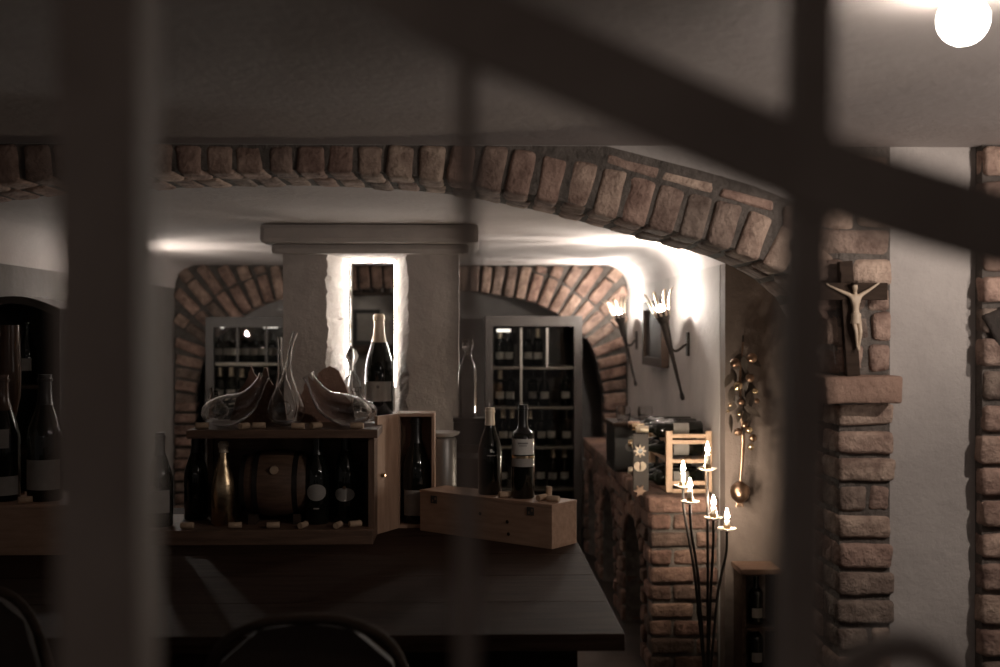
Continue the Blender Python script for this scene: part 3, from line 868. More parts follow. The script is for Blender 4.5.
bottle('dark bottle with pale label just right of the thick gate post', 'burgundy', .31, .042, at(160, 3.86, bz1), .1, capsule='black', labels=[(.085, .08, .075, 'paper_grey', False, 'label')])
q = at(10, 3.84, LBZ)
bm = bmesh.new(); lathe(bm, [(0, 0), (.045, 0), (.045, .006), (.010, .016), (.007, .03), (.007, .22), (.02, .26), (.034, .33), (.036, .42), (.030, .56), (.028, .56), (.033, .42), (.031, .33), (.018, .27), (0, .25)], 28)
tag(obj('tall_goblet', bm, M['tin'], None, q, smooth=40), 'tall slender reddish glass goblet behind the bottles at the left edge', 'glass')

# dark bottle cupboard against the left wall
yq = 4.6
cq = thing('bottle_cupboard', 'dark arched-top cupboard with bottles by the left wall, left of the gate post', 'cabinet', (XL + .20, yq, 0))
w = .185; zt = P(20, 296, yq).z
def arch_poly(w, z0, z1, rise):
    return [(-w, z0), (-w, z1 - rise)] + [(-w + 2 * w * i / 12, z1 - rise + rise * math.sin(PI * i / 12)) for i in range(1, 12)] + [(w, z1 - rise), (w, z0)]
bm = bmesh.new(); prism(bm, [arch_poly(w, 0, zt, .05), [(x, z) for x, z in arch_poly(w - .025, .75, zt - .03, .045)]], 'XZ', 0, .02); obj('front_frame', bm, M['cabinet'], cq)
bm = bmesh.new(); prism(bm, [arch_poly(w, 0, zt, .05), [(x, z) for x, z in arch_poly(w - .012, .75, zt - .012, .05)]], 'XZ', .02, .28); prism(bm, [arch_poly(w, 0, zt, .05)], 'XZ', .28, .295); obj('carcass', bm, M['black'], cq)
for z in (1.02, 1.28):
    obj('shelf', nbox(-w + .013, w - .013, .03, .28, z - .015, z), M['darkwood'], cq)
for k, (dx, z) in enumerate([(-.08, .75), (.06, .75), (-.07, 1.02), (.08, 1.02), (.0, 1.28)]):
    bottle('dark bottle in the arched cupboard at the left edge, ' + ['bottom shelf left', 'bottom shelf right', 'middle shelf left', 'middle shelf right', 'top shelf'][k], 'burgundy', .25, .036, (XL + .20 + dx, yq + .15, z), 0, labels=[(.08, .06, .05, 'paper_grey', False, 'label')], group='bottles in the arched cupboard', seg=16)

# ------------------------------------------------------------------ rear glass-door cabinets
ORD = ['first', 'second', 'third', 'fourth', 'fifth', 'sixth', 'seventh']
def cabinet(label, x0, x1, yf, zt, mulls, shelves, rows, who, lights):
    xc = (x0 + x1) / 2; w = (x1 - x0) / 2; dp = .5
    c = thing('glass_door_cabinet', label, 'cabinet', (xc, yf, 0))
    bm = bmesh.new()
    box(bm, -w, -w + .025, .02, dp, 0, zt); box(bm, w - .025, w, .02, dp, 0, zt); box(bm, -w + .025, w - .025, .02, dp, zt - .03, zt); box(bm, -w + .025, w - .025, .02, dp, 0, .08)
    box(bm, -w + .025, w - .025, dp - .015, dp, .08, zt - .03)
    obj('carcass', bm, M['cabinet'], c)
    dr = obj('door_frame', prism(bmesh.new(), [[(-w, .02), (w, .02), (w, zt), (-w, zt)], [(-w + .055, .10), (w - .055, .10), (w - .055, zt - .07), (-w + .055, zt - .07)]], 'XZ', -.02, .019), M['cabinet'], c)
    obj('pane', nbox(-w + .05, w - .05, -.004, 0, .095, zt - .065), M['pane'], dr)
    bm = bmesh.new(); sweep(bm, [(-w + .03, -.03, .7), (-w + .03, -.045, .72), (-w + .03, -.045, .98), (-w + .03, -.03, 1.0)], .006); obj('handle', bm, M['grey_metal'], dr)
    for (px, pz0, pz1) in mulls:
        obj('glazing_bar', nbox(PX(px, yf) - xc - .006, PX(px, yf) - xc + .006, -.028, -.004, pz0, pz1), M['shelfedge' if x0 > -.5 else 'cabinet'], dr)
    for z in shelves:
        obj('shelf', nbox(-w + .026, w - .026, .035, dp - .016, z - .018, z), M['shelfedge'], c)
    for (a, b, z) in lights:
        obj('lamp_strip', nbox(PX(a, yf) - xc, PX(b, yf) - xc, .06, .075, z - .02, z), M['cablight'], c)
    for z, pxs, nm, h in rows:
        for k, px in enumerate(pxs):
            bottle('%s bottle from the left on the %s of the %s' % (ORD[k], nm, who), R.choice(['bordeaux', 'burgundy']), h * R.uniform(.94, 1.02), .037, (PX(px, yf + .14) , yf + .14 + R.uniform(-.02, .03), z), R.uniform(-.2, .2),
                   capsule=R.choice(['black', 'paleoil', 'black']), labels=[(.075, .065, .045, R.choice(['paper', 'paper_grey', 'paper']), False, 'label')], group='bottles in the ' + who, seg=16)
    return c
yf = YB - .06
z1, z2, z3, z4 = [P(530, y, yf).z for y in (367, 407, 447, 489)]
cabinet('tall glass-door bottle cabinet in the rear recess, right of the plaster pillar', PX(485, yf), PX(582, yf), yf, P(530, 316, yf).z, [(521, z2, P(0, 328, yf).z), (547, z1, P(0, 328, yf).z)], [z1, z2, z3, z4],
        [(z1, (500, 509, 528, 538), 'top shelf', .26), (z2, (500, 510, 533, 544, 566), 'second shelf', .25), (z3, (503, 512, 530, 541, 551, 566), 'third shelf', .25), (z4, (503, 530, 541, 553, 565), 'fourth shelf', .26)], 'right rear cabinet', [(497, 511, P(0, 329, yf).z)])
z1, z2, z3 = [P(240, y, yf).z for y in (363, 405, 447)]
cabinet('tall glass-door bottle cabinet in the rear recess, left of the plaster pillar', PX(206, yf), PX(300, yf), yf, P(250, 317, yf).z, [(238, z1, P(0, 326, yf).z), (267, z1, P(0, 326, yf).z)], [z1, z2, z3],
        [(z1, (219, 228, 237, 246, 255, 264, 273), 'top shelf', .20), (z2, (220, 231, 242, 254, 266), 'second shelf', .25)], 'left rear cabinet', [(213, 223, P(0, 325, yf).z), (262, 276, P(0, 325, yf).z)])

# wall shelves seen through the niche
ysf = 8.35
for nm, y, lbl in (('upper', 292, 'upper dark wall shelf seen through the lit niche'), ('lower', 345, 'lower thick dark wall shelf seen through the lit niche')):
    a, b = P(338, y, ysf), P(404, y, ysf)
    s = thing('wall_shelf', lbl, 'shelf', ((a.x + b.x) / 2, ysf, a.z), 0, 'wall shelves behind the niche')
    w = (b.x - a.x) / 2; th = .02 if nm == 'upper' else .07
    obj('board', nbox(-w, w, 0, .29, -th, 0, bev=.003), M['darkwood'], s)
    for sx in (-.7, .7):
        bm = bmesh.new(); prism(bm, [[(.28, -th), (.04, -th), (.28, -th - .14)]], 'YZ', sx * w - .01, sx * w + .01); obj('bracket', bm, M['iron_black'], s)
zu, zl = P(370, 292, ysf).z, P(370, 345, ysf).z
for k, (px, h, r) in enumerate(((356, .10, .03), (366, .13, .034), (377, .09, .036), (387, .12, .03))):
    bm = bmesh.new(); lathe(bm, [(0, 0), (r * .8, 0), (r, h * .3), (r * .9, h * .65), (r * .5, h * .8), (r * .55, h), (0, h)], 20)
    tag(obj('stoneware_jug', bm, M['darkwood'], None, (PX(px, ysf + .1), ysf + .1, zu), smooth=40), ORD[k] + ' small dark jug from the left on the upper shelf behind the niche', 'jug', 'jugs on the upper shelf')
pf = thing('picture_frame', 'small square dark picture frame standing on the lower shelf behind the niche', 'picture', (PX(366.5, ysf + .12), ysf + .12, zl))
a = .10
obj('frame', prism(bmesh.new(), [[(-a, 0), (a, 0), (a, .26), (-a, .26)], [(-a + .03, .03), (a - .03, .03), (a - .03, .23), (-a + .03, .23)]], 'XZ', 0, .02), M['black'], pf)
obj('picture', nbox(-a + .028, a - .028, .010, .014, .028, .232), M['paper_grey'], pf)

# bottle and carafe in the lit niche
q = at(379, 5.02, nz0)
bottle('large champagne bottle with white foil neck and cream label in the lit niche', 'champagne', P(379, 314, 5.02).z - nz0, .062, q, 0, capsule='paleoil', cap_from=.72, labels=[(.105, .135, .085, 'paper', False, 'label'), (.125, .014, .014, 'ink_grey', True, 'emblem')])
q = at(352, 4.97, nz0)
cf = thing('crystal_carafe', 'small clear crystal carafe with round stopper, left in the lit niche', 'carafe', q)
zt = P(352, 347, 4.97).z - nz0
bm = bmesh.new(); lathe(bm, [(0, 0), (.034, 0), (.040, .01), (.042, zt * .35), (.036, zt * .5), (.016, zt * .62), (.015, zt * .70), (.021, zt * .72), (.018, zt * .72), (.012, zt * .69), (.013, zt * .62), (.033, zt * .49), (.038, zt * .34), (.036, .014), (0, .012)], 24); obj('carafe_body', bm, M['glass'], cf, smooth=50)
bm = bmesh.new(); lathe(bm, [(0, zt * .66), (.010, zt * .66), (.011, zt * .73), (.022, zt * .78), (.028, zt * .87), (.022, zt * .96), (.008, zt), (0, zt)], 20); obj('stopper', bm, M['glass'], cf, smooth=60)

# ------------------------------------------------------------------ wall torches
def torch(label, px_t, py_t, px_b, py_b, Y, side=1):
    """leaning iron torch; crown base seen at px_t,py_t and tip at px_b,py_b"""
    top, bot = P(px_t, py_t, Y), P(px_b, py_b, Y)
    wx = XR if side > 0 else XL
    t = thing('wall_torch', label, 'torch', (wx, Y, top.z), 0, 'iron torches on the rear side walls')
    o = Vector((wx, Y, top.z))
    a, b = top - o, bot - o
    d = (a - b).normalized()
    bm = bmesh.new(); sweep(bm, [b + d * s for s in (0, .012, .03, .04, (a - b).length * .6, (a - b).length)], [.007, .012, .010, .007, .011, .024], seg=14); obj('shaft', bm, M['iron_black'], t, smooth=40)
    bm = bmesh.new(); sweep(bm, [a + d * s for s in (-.005, .012, .04, .058)], [.024, .033, .037, .036], seg=18); obj('cup', bm, M['iron_black'], t, smooth=40)
    # spreading prongs round the light
    ux = Vector((1, 0, 0)); ux = (ux - d * ux.dot(d)).normalized(); uy = d.cross(ux)
    for k in range(9):
        an = 2 * PI * k / 9 + .2
        e = ux * math.cos(an) + uy * math.sin(an)
        bm = bmesh.new()
        pts = catmull([a + d * .03 + e * .038, a + d * .07 + e * .045, a + d * .12 + e * .060, a + d * .150 + e * .078, a + d * .158 + e * .092], 4)
        sweep(bm, pts, interp([.0055, .0062, .0066, .0062, .004], len(pts)), flat=(.22, 1), square=True, up=e)
        obj('prong', bm, M['paleoil'], t)  # pale material stands in for the glare on bulb-lit iron
    bm = bmesh.new(); bmesh.ops.create_icosphere(bm, subdivisions=2, radius=.018, matrix=Matrix.Translation(a + d * .066)); obj('bulb', bm, M['torchlight' if side > 0 else 'torchlight_dim'], t, smooth=60)
    m = a + (b - a) * .32
    bm = bmesh.new(); sweep(bm, catmull([m, m + Vector((side * .03, 0, -.02)), Vector((-side * .02, 0, m.z + .01)), Vector((-side * .006, 0, m.z + .02))], 4), .007, seg=8); obj('bracket_arm', bm, M['iron_black'], t, smooth=40)
    obj('wall_plate', nbox(min(0, -side * .012), max(0, -side * .012), -.025, .025, m.z - .045, m.z + .075, bev=.003), M['iron_black'], t)
    return t
torch('nearer black iron torch with glowing prongs on the right wall', 664, 322, 683, 400, 5.7)
torch('farther black iron torch with glowing prongs on the right wall by the corner', 621, 322, 636, 386, 7.45)
torch('black iron torch on the left wall, hidden behind the thick gate post', 116, 348, 100, 419, 6.1, side=-1)

# dark picture between the torches
y0, y1 = 6.25, 6.95
z0, z1 = P(660, 366, 6.6).z, P(660, 301, 6.6).z
pc = thing('wall_picture', 'dark panel picture in a deep frame on the right wall between the torches', 'picture', (XR, (y0 + y1) / 2, z0))
w = (y1 - y0) / 2; h = z1 - z0
obj('frame', prism(bmesh.new(), [[(-w, 0), (w, 0), (w, h), (-w, h)], [(-w + .05, .05), (w - .05, .05), (w - .05, h - .05), (-w + .05, h - .05)]], 'YZ', -.045, -.001), M['darkwood'], pc)
obj('picture', nbox(-.025, -.015, -w + .045, w - .045, .045, h - .045), M['canvas'], pc)

# ------------------------------------------------------------------ brick bench along the right wall
BX = PX(650, YP - .002); BZ = P(650, 497, YP).z; BY1 = 7.83
def arch_hole(a, b, zs, zt):
    n = 10
    return [(a, .0015)] + [((a + b) / 2 - (b - a) / 2 * math.cos(PI * i / n), zs + (zt - zs) * math.sin(PI * i / n)) for i in range(n + 1)] + [(b, .0015)]
holes = [(5.22, 5.86), (6.2, 6.84), (7.1, 7.66)]
bm = bmesh.new()
# mortar body: side with three arched openings
outer = [(YP + .012, 0)]
for a, b in holes:
    h = arch_hole(a, b, .36, .60); h[0] = (a, 0); h[-1] = (b, 0); outer += h
outer += [(BY1, 0), (BY1, BZ - .07), (YP + .012, BZ - .07)]
prism(bm, [outer], 'YZ', BX + .012, XR - .002, mi=1)
def inhole(y, z, m=.0):
    for a, b in holes:
        c, r = (a + b) / 2, (b - a) / 2 + m
        if abs(y - c) < r and (z < .36 or ((y - c) / r) ** 2 + ((z - .36) / (.24 + m)) ** 2 < 1): return True
    return False
z = 0; k = 0
while z < BZ - .08:
    h = (BZ - .07) / 9
    # front end
    x = BX
    n = 0
    cuts = [BX, BX + .20, XR - .004] if k % 2 else [BX, BX + .10, XR - .004]
    for a, b in zip(cuts, cuts[1:]):
        brick(bm, ((a + b) / 2, YP + .045 + R.uniform(-.006, .006), z + h / 2), (1, 0, 0), (0, 0, 1), (0, 1, 0), b - a - .012, h - .014, .10)
    # flank
    y = YP + .01 + (.12 if k % 2 else 0)
    while y < BY1 - .05:
        L = .24 if y + .24 < BY1 else BY1 - y
        segs = 8; ok = [not inhole(y + L * (i + .5) / segs, z + h / 2, .07) for i in range(segs)]
        i = 0
        while i < segs:
            if ok[i]:
                j = i
                while j < segs and ok[j]: j += 1
                l = L * (j - i) / segs
                if l > .04: brick(bm, (BX + .05, y + L * (i + j) / 2 / segs, z + h / 2), (0, 1, 0), (0, 0, 1), (1, 0, 0), l - .012, h - .014, .11)
                i = j
            else: i += 1
        y += L
    z += h; k += 1
for a, b in holes:
    c, r = (a + b) / 2, (b - a) / 2
    for i in range(13):
        t = PI * (i + .5) / 13
        n_ = Vector((-math.cos(t), math.sin(t) * .8)).normalized(); tt = Vector((n_.y, -n_.x))
        p = Vector((c - (r + .035) * math.cos(t), .36 + (.24 + .035) * math.sin(t)))
        brick(bm, (BX + .05, p.x, p.y), (0, tt.x, tt.y), (0, n_.x, n_.y), (1, 0, 0), .06, .066, .12)
    for zz in range(4):
        for yy in (a - .035, b + .035):
            brick(bm, (BX + .05, yy, .045 + .085 * zz), (0, 1, 0), (0, 0, 1), (1, 0, 0), .066, .07, .12)
# capping course
y = YP - .02
while y < BY1 - .02:
    L = min(.125, BY1 - y)
    brick(bm, ((BX - .015 + XR) / 2, y + L / 2, BZ - .035), (0, 1, 0), (1, 0, 0), (0, 0, 1), L - .008, XR - BX + .005, .066, jit=.002)
    y += L
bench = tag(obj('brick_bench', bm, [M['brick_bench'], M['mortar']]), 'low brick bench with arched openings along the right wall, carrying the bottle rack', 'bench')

# pale wood bottle rack on the bench end
RZ = BZ + .002
ry0 = 5.14
rk = thing('bottle_rack', 'pale slatted wooden bottle rack on the near end of the brick bench', 'rack', (0, 0, RZ))
xa, xb = PX(669, ry0), XR - .02
zt = P(669, 431, ry0).z - RZ
ry1 = 5.62
for (x, y) in ((xa, ry0), (xb, ry0), (xa, ry1), (xb, ry1)):
    obj('post', nbox(x - .0145, x + .0145, y - .012, y + .012, 0, zt if y == ry0 else zt - .01, bev=.002), M['rackwood'], rk)
lv = [P(669, yy, ry0).z - RZ for yy in (436, 442, 461, 483, 491)]
for z in lv:
    obj('cross_slat', nbox(xa + .0145, xb - .0145, ry0 - .008, ry0 + .008, z - .009, z + .009, bev=.002), M['rackwood'], rk)
    obj('cross_slat', nbox(xa + .0145, xb - .0145, ry1 - .008, ry1 + .008, z - .009, z + .009, bev=.002), M['rackwood'], rk)
tiers = (lv[4], lv[2], lv[1])
for z in tiers:
    for x in (xa, xb):
        bm = bmesh.new(); box(bm, x - .006, x + .006, ry0 + .012, ry1 - .012, z - .009, z + .009, bev=.001); obj('side_rail', bm, M['rackwood'], rk)
# bottles lying across the rack, necks towards the room
GR = 'bottles lying in the pale rack'
NM = {0: 'bottom', 1: 'middle', 2: 'top'}
for ti, z in enumerate(tiers):
    for k, yy in enumerate((5.24, 5.37, 5.50)):
        r = .039
        if ti == 1 and k == 2: r = .036
        t = bottle('%s bottle from the front lying on the %s tier of the pale rack' % (ORD[k], NM[ti]), 'burgundy' if (k + ti) % 2 else 'bordeaux', .30, r, (XR - .03, yy, RZ + z + .010 + r), 0, capsule=['goldfoil', 'copper', 'paleoil'][(k + ti) % 3], cap_from=.82, labels=[(.1, .07, .07, 'paper_grey', False, 'label')], group=GR, seg=20)
        t.rotation_euler = (0, -PI / 2, 0)
# small wooden ornaments fastened to the neck side of the rack
def ornament(name, label, px, py, Y, build, mtl):
    p = P(px, py, Y)
    o = thing(name, label, 'ornament', p, 0, 'wooden ornaments by the bottle rack')
    build(o, mtl)
def flower(o, mtl):
    bm = bmesh.new()
    pts = []
    for i in range(64):
        a = 2 * PI * i / 64; r = .026 + .009 * math.cos(8 * a); pts.append((.85 * r * math.cos(a), .85 * r * math.sin(a)))
    hole = [(.011 * math.cos(2 * PI * i / 20), .011 * math.sin(2 * PI * i / 20)) for i in range(20)]
    prism(bm, [pts, hole], 'XZ', -.006, .004); obj('petals', bm, mtl, o)
    bm = bmesh.new(); lathe(bm, [(0, -.004), (.011, -.004), (.011, .004), (0, .004)], 20, 'Y'); obj('flower_centre', bm, M['black'], o)
def leaves(o, mtl):
    for s in (-1, 1):
        bm = bmesh.new(); pts = []
        for i in range(24):
            t = i / 24 * 2 * PI
            u = .034 * (1 - math.cos(t)) / 2 ; v = .014 * math.sin(t) * (1 - .2 * math.cos(t))
            a = math.radians(58); pts.append((s * (u * math.cos(a) + v * math.sin(a)) * 1.1, (u * math.sin(a) - v * math.cos(a)) * 1.35))
        prism(bm, [pts], 'XZ', -.005, .004); obj('leaf', bm, mtl, o)
def star(o, mtl):
    pts = [((.03 if i % 2 == 0 else .014) * math.cos(2 * PI * i / 12), (.03 if i % 2 == 0 else .014) * math.sin(2 * PI * i / 12)) for i in range(12)]
    bm = bmesh.new(); prism(bm, [pts], 'XZ', -.006, .006); obj('star_body', bm, mtl, o)
BXC = BX - .012
cs = thing('black_chest', 'black wooden case with a leaf emblem on the bench behind the bottle rack', 'case', (PX(618, 6.0) + .08, 6.02, RZ))
hz = P(618, 421, 6.0).z - RZ
w = .115
obj('case_body', nbox(-w, w, -.14, .20, 0, hz - .02, bev=.004), M['black'], cs)
obj('case_lid', nbox(-w - .006, w + .006, -.146, .206, hz - .02, hz, bev=.004), M['darkwood'], cs)
e_ = bpy.data.objects.new('emblem', None); COL.objects.link(e_); e_.parent = cs; e_.location = (-.03, -.141, hz * .42)
leaves(e_, M['grey_metal'])
wn = thing('flower_plaque', 'dark upright board with a daisy and a leaf pair, left of the bottle rack', 'board', (PX(640, 5.16), 5.16, RZ))
hp = P(640, 434, 5.16).z - RZ
obj('board', nbox(-.03, .04, 0, .02, 0, hp, bev=.003), M['plaque'], wn)
def on_panel(name, px, py, f, mtl):
    p = P(px, py, 5.155); e = bpy.data.objects.new(name, None); COL.objects.link(e); e.parent = wn
    e.location = (p.x - wn.location.x, -.005, p.z - RZ); f(e, mtl)
on_panel('daisy', 640, 451, flower, M['bone']); on_panel('leaf_pair', 640, 471, leaves, M['bone'])
on_panel('star', 640, 491, star, M['pine'])
# glasses on the chest
for k, px in enumerate((607, 624)):
    q = Vector((cs.location.x + (-.055 + .115 * k), 5.98, RZ + hz))
    bm = bmesh.new(); lathe(bm, [(0, 0), (.030, 0), (.036, .02), (.040, .05), (.036, .078), (.035, .078), (.038, .05), (.033, .02), (.026, .006), (0, .006)], 24)
    tag(obj('drinking_glass', bm, M['glass'], None, q, smooth=40), ['left', 'right'][k] + ' small round glass standing on the black case', 'glass', 'glasses on the black case')

# ------------------------------------------------------------------ candelabra
YK = 4.62
ck = P(708, 660, YK)
fl = thing('candle_stand', 'tall slender iron floor candelabra with five arms in front of the brick bench', 'candelabra', (ck.x, YK, 0))
bm = bmesh.new(); lathe(bm, [(0, 0), (.13, 0), (.13, .008), (.03, .02), (.014, .05), (.012, .12), (0, .12)], 28); obj('foot', bm, M['iron_black'], fl, smooth=40)
cand = [((707.5, 470), 0.0, 25, 'tallest burning candle, at the top of the candelabra'), ((683, 487), .05, 22, 'leftmost burning candle of the candelabra'), ((690, 503), -.06, 20, 'burning candle second from left on the candelabra, below the leftmost one'),
        ((713.5, 519), -.03, 18, 'short burning candle right of the stem on the candelabra'), ((727, 530), .04, 15, 'lowest and rightmost burning candle of the candelabra')]
hub = Vector((0, 0, .12))
for (pp, dy, hpx, lb_) in cand:
    top = P(pp[0], pp[1], YK + dy); l = Vector((top.x - ck.x, dy, top.z))
    low = P(709, 640, YK).z
    pts = catmull([Vector((l.x * .12, l.y * .12, .10)), Vector((l.x * .25, l.y * .2, low * .9)), Vector((l.x * .55, l.y * .6, low + (l.z - low) * .45)), Vector((l.x * .95, l.y, l.z - .10)), Vector((l.x, l.y, l.z - .004))], 6)
    bm = bmesh.new(); sweep(bm, pts, .0058, seg=8); arm = obj('arm', bm, M['iron_black'], fl, smooth=40)
    bm = bmesh.new(); lathe(bm, [(0, 0), (.014, -.003), (.030, .002), (.038, .008), (.036, .009), (.014, .002), (0, .002)], 24, off=l); obj('drip_plate', bm, M['paleoil'], fl, smooth=40)
    bm = bmesh.new(); lathe(bm, [(.0125, .002), (.0145, .002), (.0145, .022), (.0125, .022)], 18, off=l); obj('socket', bm, M['brass'], fl, smooth=40)
    H = hpx / 250 * .62
    cd = thing('candle', lb_, 'candle', (top.x, YK + dy, top.z + .003), 0, 'burning candles on the candelabra')
    bm = bmesh.new(); lathe(bm, [(0, 0), (.011, 0), (.0115, H * .5), (.0105, H - .002), (.008, H), (.004, H - .003), (0, H - .004)], 18); obj('wax', bm, M['wax'], cd, smooth=50)
    bm = bmesh.new(); lathe(bm, [(0, H - .004), (.0012, H - .004), (.0010, H + .008), (0, H + .008)], 8); obj('wick', bm, M['ink'], cd)
    bm = bmesh.new(); lathe(bm, [(0, H + .005), (.0055, H + .010), (.009, H + .018), (.0058, H + .031), (.0022, H + .044), (0, H + .050)], 16); obj('flame', bm, M['flame'], cd, smooth=60)

# ------------------------------------------------------------------ hanging ornament bunch
struct('wall_pier', nbox(XR + .002, 2.0, YP - .10, YP + .1, 0, ZB + .05), M['pier'])
yh = YP - .17
hp = P(742, 340, yh)
hb = thing('hanging_bunch', 'bunch of dark leaves and shiny baubles hanging on the wall right of the candles', 'ornament', hp)
def hpnt(px, py, dy=0): p = P(px, py, yh + dy); return p - hp
bm = bmesh.new(); sweep(bm, [hpnt(743, 338, .065), hpnt(743, 336, 0), hpnt(743, 342, -.01)], .003, seg=8); obj('hook', bm, M['iron_black'], hb)
bm = bmesh.new(); sweep(bm, catmull([hpnt(743, 342), hpnt(740, 380, -.01), hpnt(742, 420), hpnt(743, 445), hpnt(740, 484)], 4), interp([.004, .005, .007, .010, .005], 17), seg=8); obj('stem', bm, M['copper'], hb, smooth=50)
for k in range(26):
    px, py = 741 + R.uniform(-11, 14), 352 + 66 * (k + .5) / 26
    c = hpnt(px, py, R.uniform(-.03, .02)); an = R.uniform(0, 2 * PI)
    L = R.uniform(.05, .085); u = Vector((math.cos(an) * .7, R.uniform(-.4, .4), -abs(math.sin(an)) - .3)).normalized()
    pts = [c + u * L * t + Vector((0, 0, -.012 * t * t)) for t in (0, .25, .5, .75, 1)]
    bm = bmesh.new(); sweep(bm, pts, [.003, .013, .016, .011, .001], flat=(.12, 1), seg=8, up=(R.uniform(-1, 1), 1, R.uniform(-.5, .5))); obj('leaf', bm, M['leaf'], hb, smooth=60)
for k, (px, py, r, m) in enumerate([(735, 363, .021, 'copper'), (752, 358, .022, 'copper'), (750, 378, .019, 'copper'), (738, 386, .020, 'goldfoil'), (755, 391, .013, 'goldfoil'), (730, 405, .009, 'goldfoil'), (741, 402, .014, 'copper'), (757, 401, .011, 'copper'), (728, 411, .007, 'goldfoil'), (739, 414, .008, 'goldfoil'), (738, 432, .017, 'copper'), (749, 430, .016, 'goldfoil'), (753, 438, .016, 'copper'), (751, 447, .014, 'goldfoil'), (745, 425, .013, 'copper')]):
    bm = bmesh.new(); bmesh.ops.create_uvsphere(bm, u_segments=18, v_segments=12, radius=r, matrix=Matrix.Translation(hpnt(px, py, -.035))); obj('bauble', bm, M[m], hb, smooth=60)
b_ = hpnt(740, 492)
bm = bmesh.new(); lathe(bm, [(0, .046), (.006, .045), (.018, .040), (.036, .024), (.042, .002), (.036, -.024), (.020, -.040), (.010, -.046), (.012, -.058), (.007, -.050), (0, -.048)], 26, off=b_); obj('pomegranate', bm, M['copper'], hb, smooth=50)
for k in range(6):
    a = k * PI / 3; e = Vector((math.cos(a), math.sin(a), 0))
    bm = bmesh.new(); sweep(bm, [b_ + e * .009 + Vector((0, 0, -.044)), b_ + e * .013 + Vector((0, 0, -.056)), b_ + e * .018 + Vector((0, 0, -.064))], [.005, .004, .001], flat=(.4, 1), seg=6); obj('calyx_tip', bm, M['copper'], hb)

# dark stand against the pier
q = P(757, 655, 4.78)
z1 = P(757, 566, 4.78).z
st = thing('low_stand', 'low dark open stand with reddish top, below the hanging bunch', 'stand', (q.x, 4.80, 0))
w = .075
obj('stand_top', nbox(-w - .01, w + .01, -.09, .085, z1 - .022, z1, bev=.003), M['wood'], st)
for sx in (-1, 1):
    obj('stand_side', nbox(min(sx * w, sx * (w - .014)), max(sx * w, sx * (w - .014)), -.08, .08, 0, z1 - .022), M['darkwood'], st)
for z in (.08, z1 * .52):
    obj('stand_shelf', nbox(-w + .014, w - .014, -.075, .08, z - .014, z), M['darkwood'], st)
for z, k in ((.08, 'lower'), (z1 * .52, 'upper')):
    bottle('dark half bottle on the %s shelf of the low stand' % k, 'bordeaux', min(.2, z1 * .42), .03, (q.x - .0, 4.80, z), 0, labels=[(.05, .05, .04, 'paper_grey', False, 'label')], group='half bottles in the low stand', seg=18)

# ------------------------------------------------------------------ crucifix leaning on the stones above the impost
yc = YF - .045
c0 = P(854, 375.5, yc); c0.z = ZSLAB + .002
top = P(846, 261, yc)
cr = thing('crucifix', 'dark wooden crucifix with pale carved figure standing on the brick pillar ledge', 'crucifix', c0)
lean = math.atan2(top.x - c0.x, top.z - c0.z)
Hc = (top - c0).length
mt = Matrix.Rotation(lean, 4, 'Y')
def cbox(x0, x1, y0, y1, z0, z1, bev=.002):
    bm = nbox(x0, x1, y0, y1, z0, z1, bev=bev); bmesh.ops.transform(bm, matrix=mt, verts=bm.verts); return bm
obj('upright_beam', cbox(-.018, .018, 0, .022, 0, Hc), M['darkwood'], cr)
zb = P(848, 291, yc).z - c0.z
bm = nbox(-.093, .090, -.004, .020, zb - .024, zb + .022, bev=.002); obj('cross_beam', bm, M['darkwood'], cr)
S = 1 / 371.0
def cpx(px, py, dy=-.012): p = P(px, py, yc); return Vector((p.x - c0.x, dy, p.z - c0.z))
# one continuous skinned body
V = {'pel': cpx(854.5, 317), 'wai': cpx(854, 309), 'che': cpx(854, 300), 'nek': cpx(853.5, 292), 'hed': cpx(852.6, 287.5, -.019), 'crn': cpx(852.2, 284, -.02),
     'shl': cpx(848, 295), 'ell': cpx(838, 290.5, -.010), 'hal': cpx(828, 285.5, -.008), 'fil': cpx(825.5, 283.5, -.008),
     'shr': cpx(859.5, 295), 'elr': cpx(868, 290, -.010), 'har': cpx(876, 284.5, -.008), 'fir': cpx(878.5, 282.5, -.008),
     'hil': cpx(852, 320), 'knl': cpx(853.5, 332, -.022), 'anl': cpx(856, 346, -.010), 'fol': cpx(856.5, 350.5, -.018),
     'hir': cpx(857, 320), 'knr': cpx(858, 332, -.021), 'anr': cpx(857.5, 346, -.010), 'for': cpx(857.2, 350.5, -.018)}
RD = {'pel': .0105, 'wai': .0095, 'che': .0125, 'nek': .005, 'hed': .0085, 'crn': .0075, 'shl': .0062, 'ell': .0042, 'hal': .003, 'fil': .0025, 'shr': .0062, 'elr': .0042, 'har': .003, 'fir': .0025,
      'hil': .0075, 'knl': .0055, 'anl': .0035, 'fol': .003, 'hir': .0075, 'knr': .0055, 'anr': .0035, 'for': .003}
E = [('pel', 'wai'), ('wai', 'che'), ('che', 'nek'), ('nek', 'hed'), ('hed', 'crn'), ('che', 'shl'), ('shl', 'ell'), ('ell', 'hal'), ('hal', 'fil'), ('che', 'shr'), ('shr', 'elr'), ('elr', 'har'), ('har', 'fir'),
     ('pel', 'hil'), ('hil', 'knl'), ('knl', 'anl'), ('anl', 'fol'), ('pel', 'hir'), ('hir', 'knr'), ('knr', 'anr'), ('anr', 'for')]
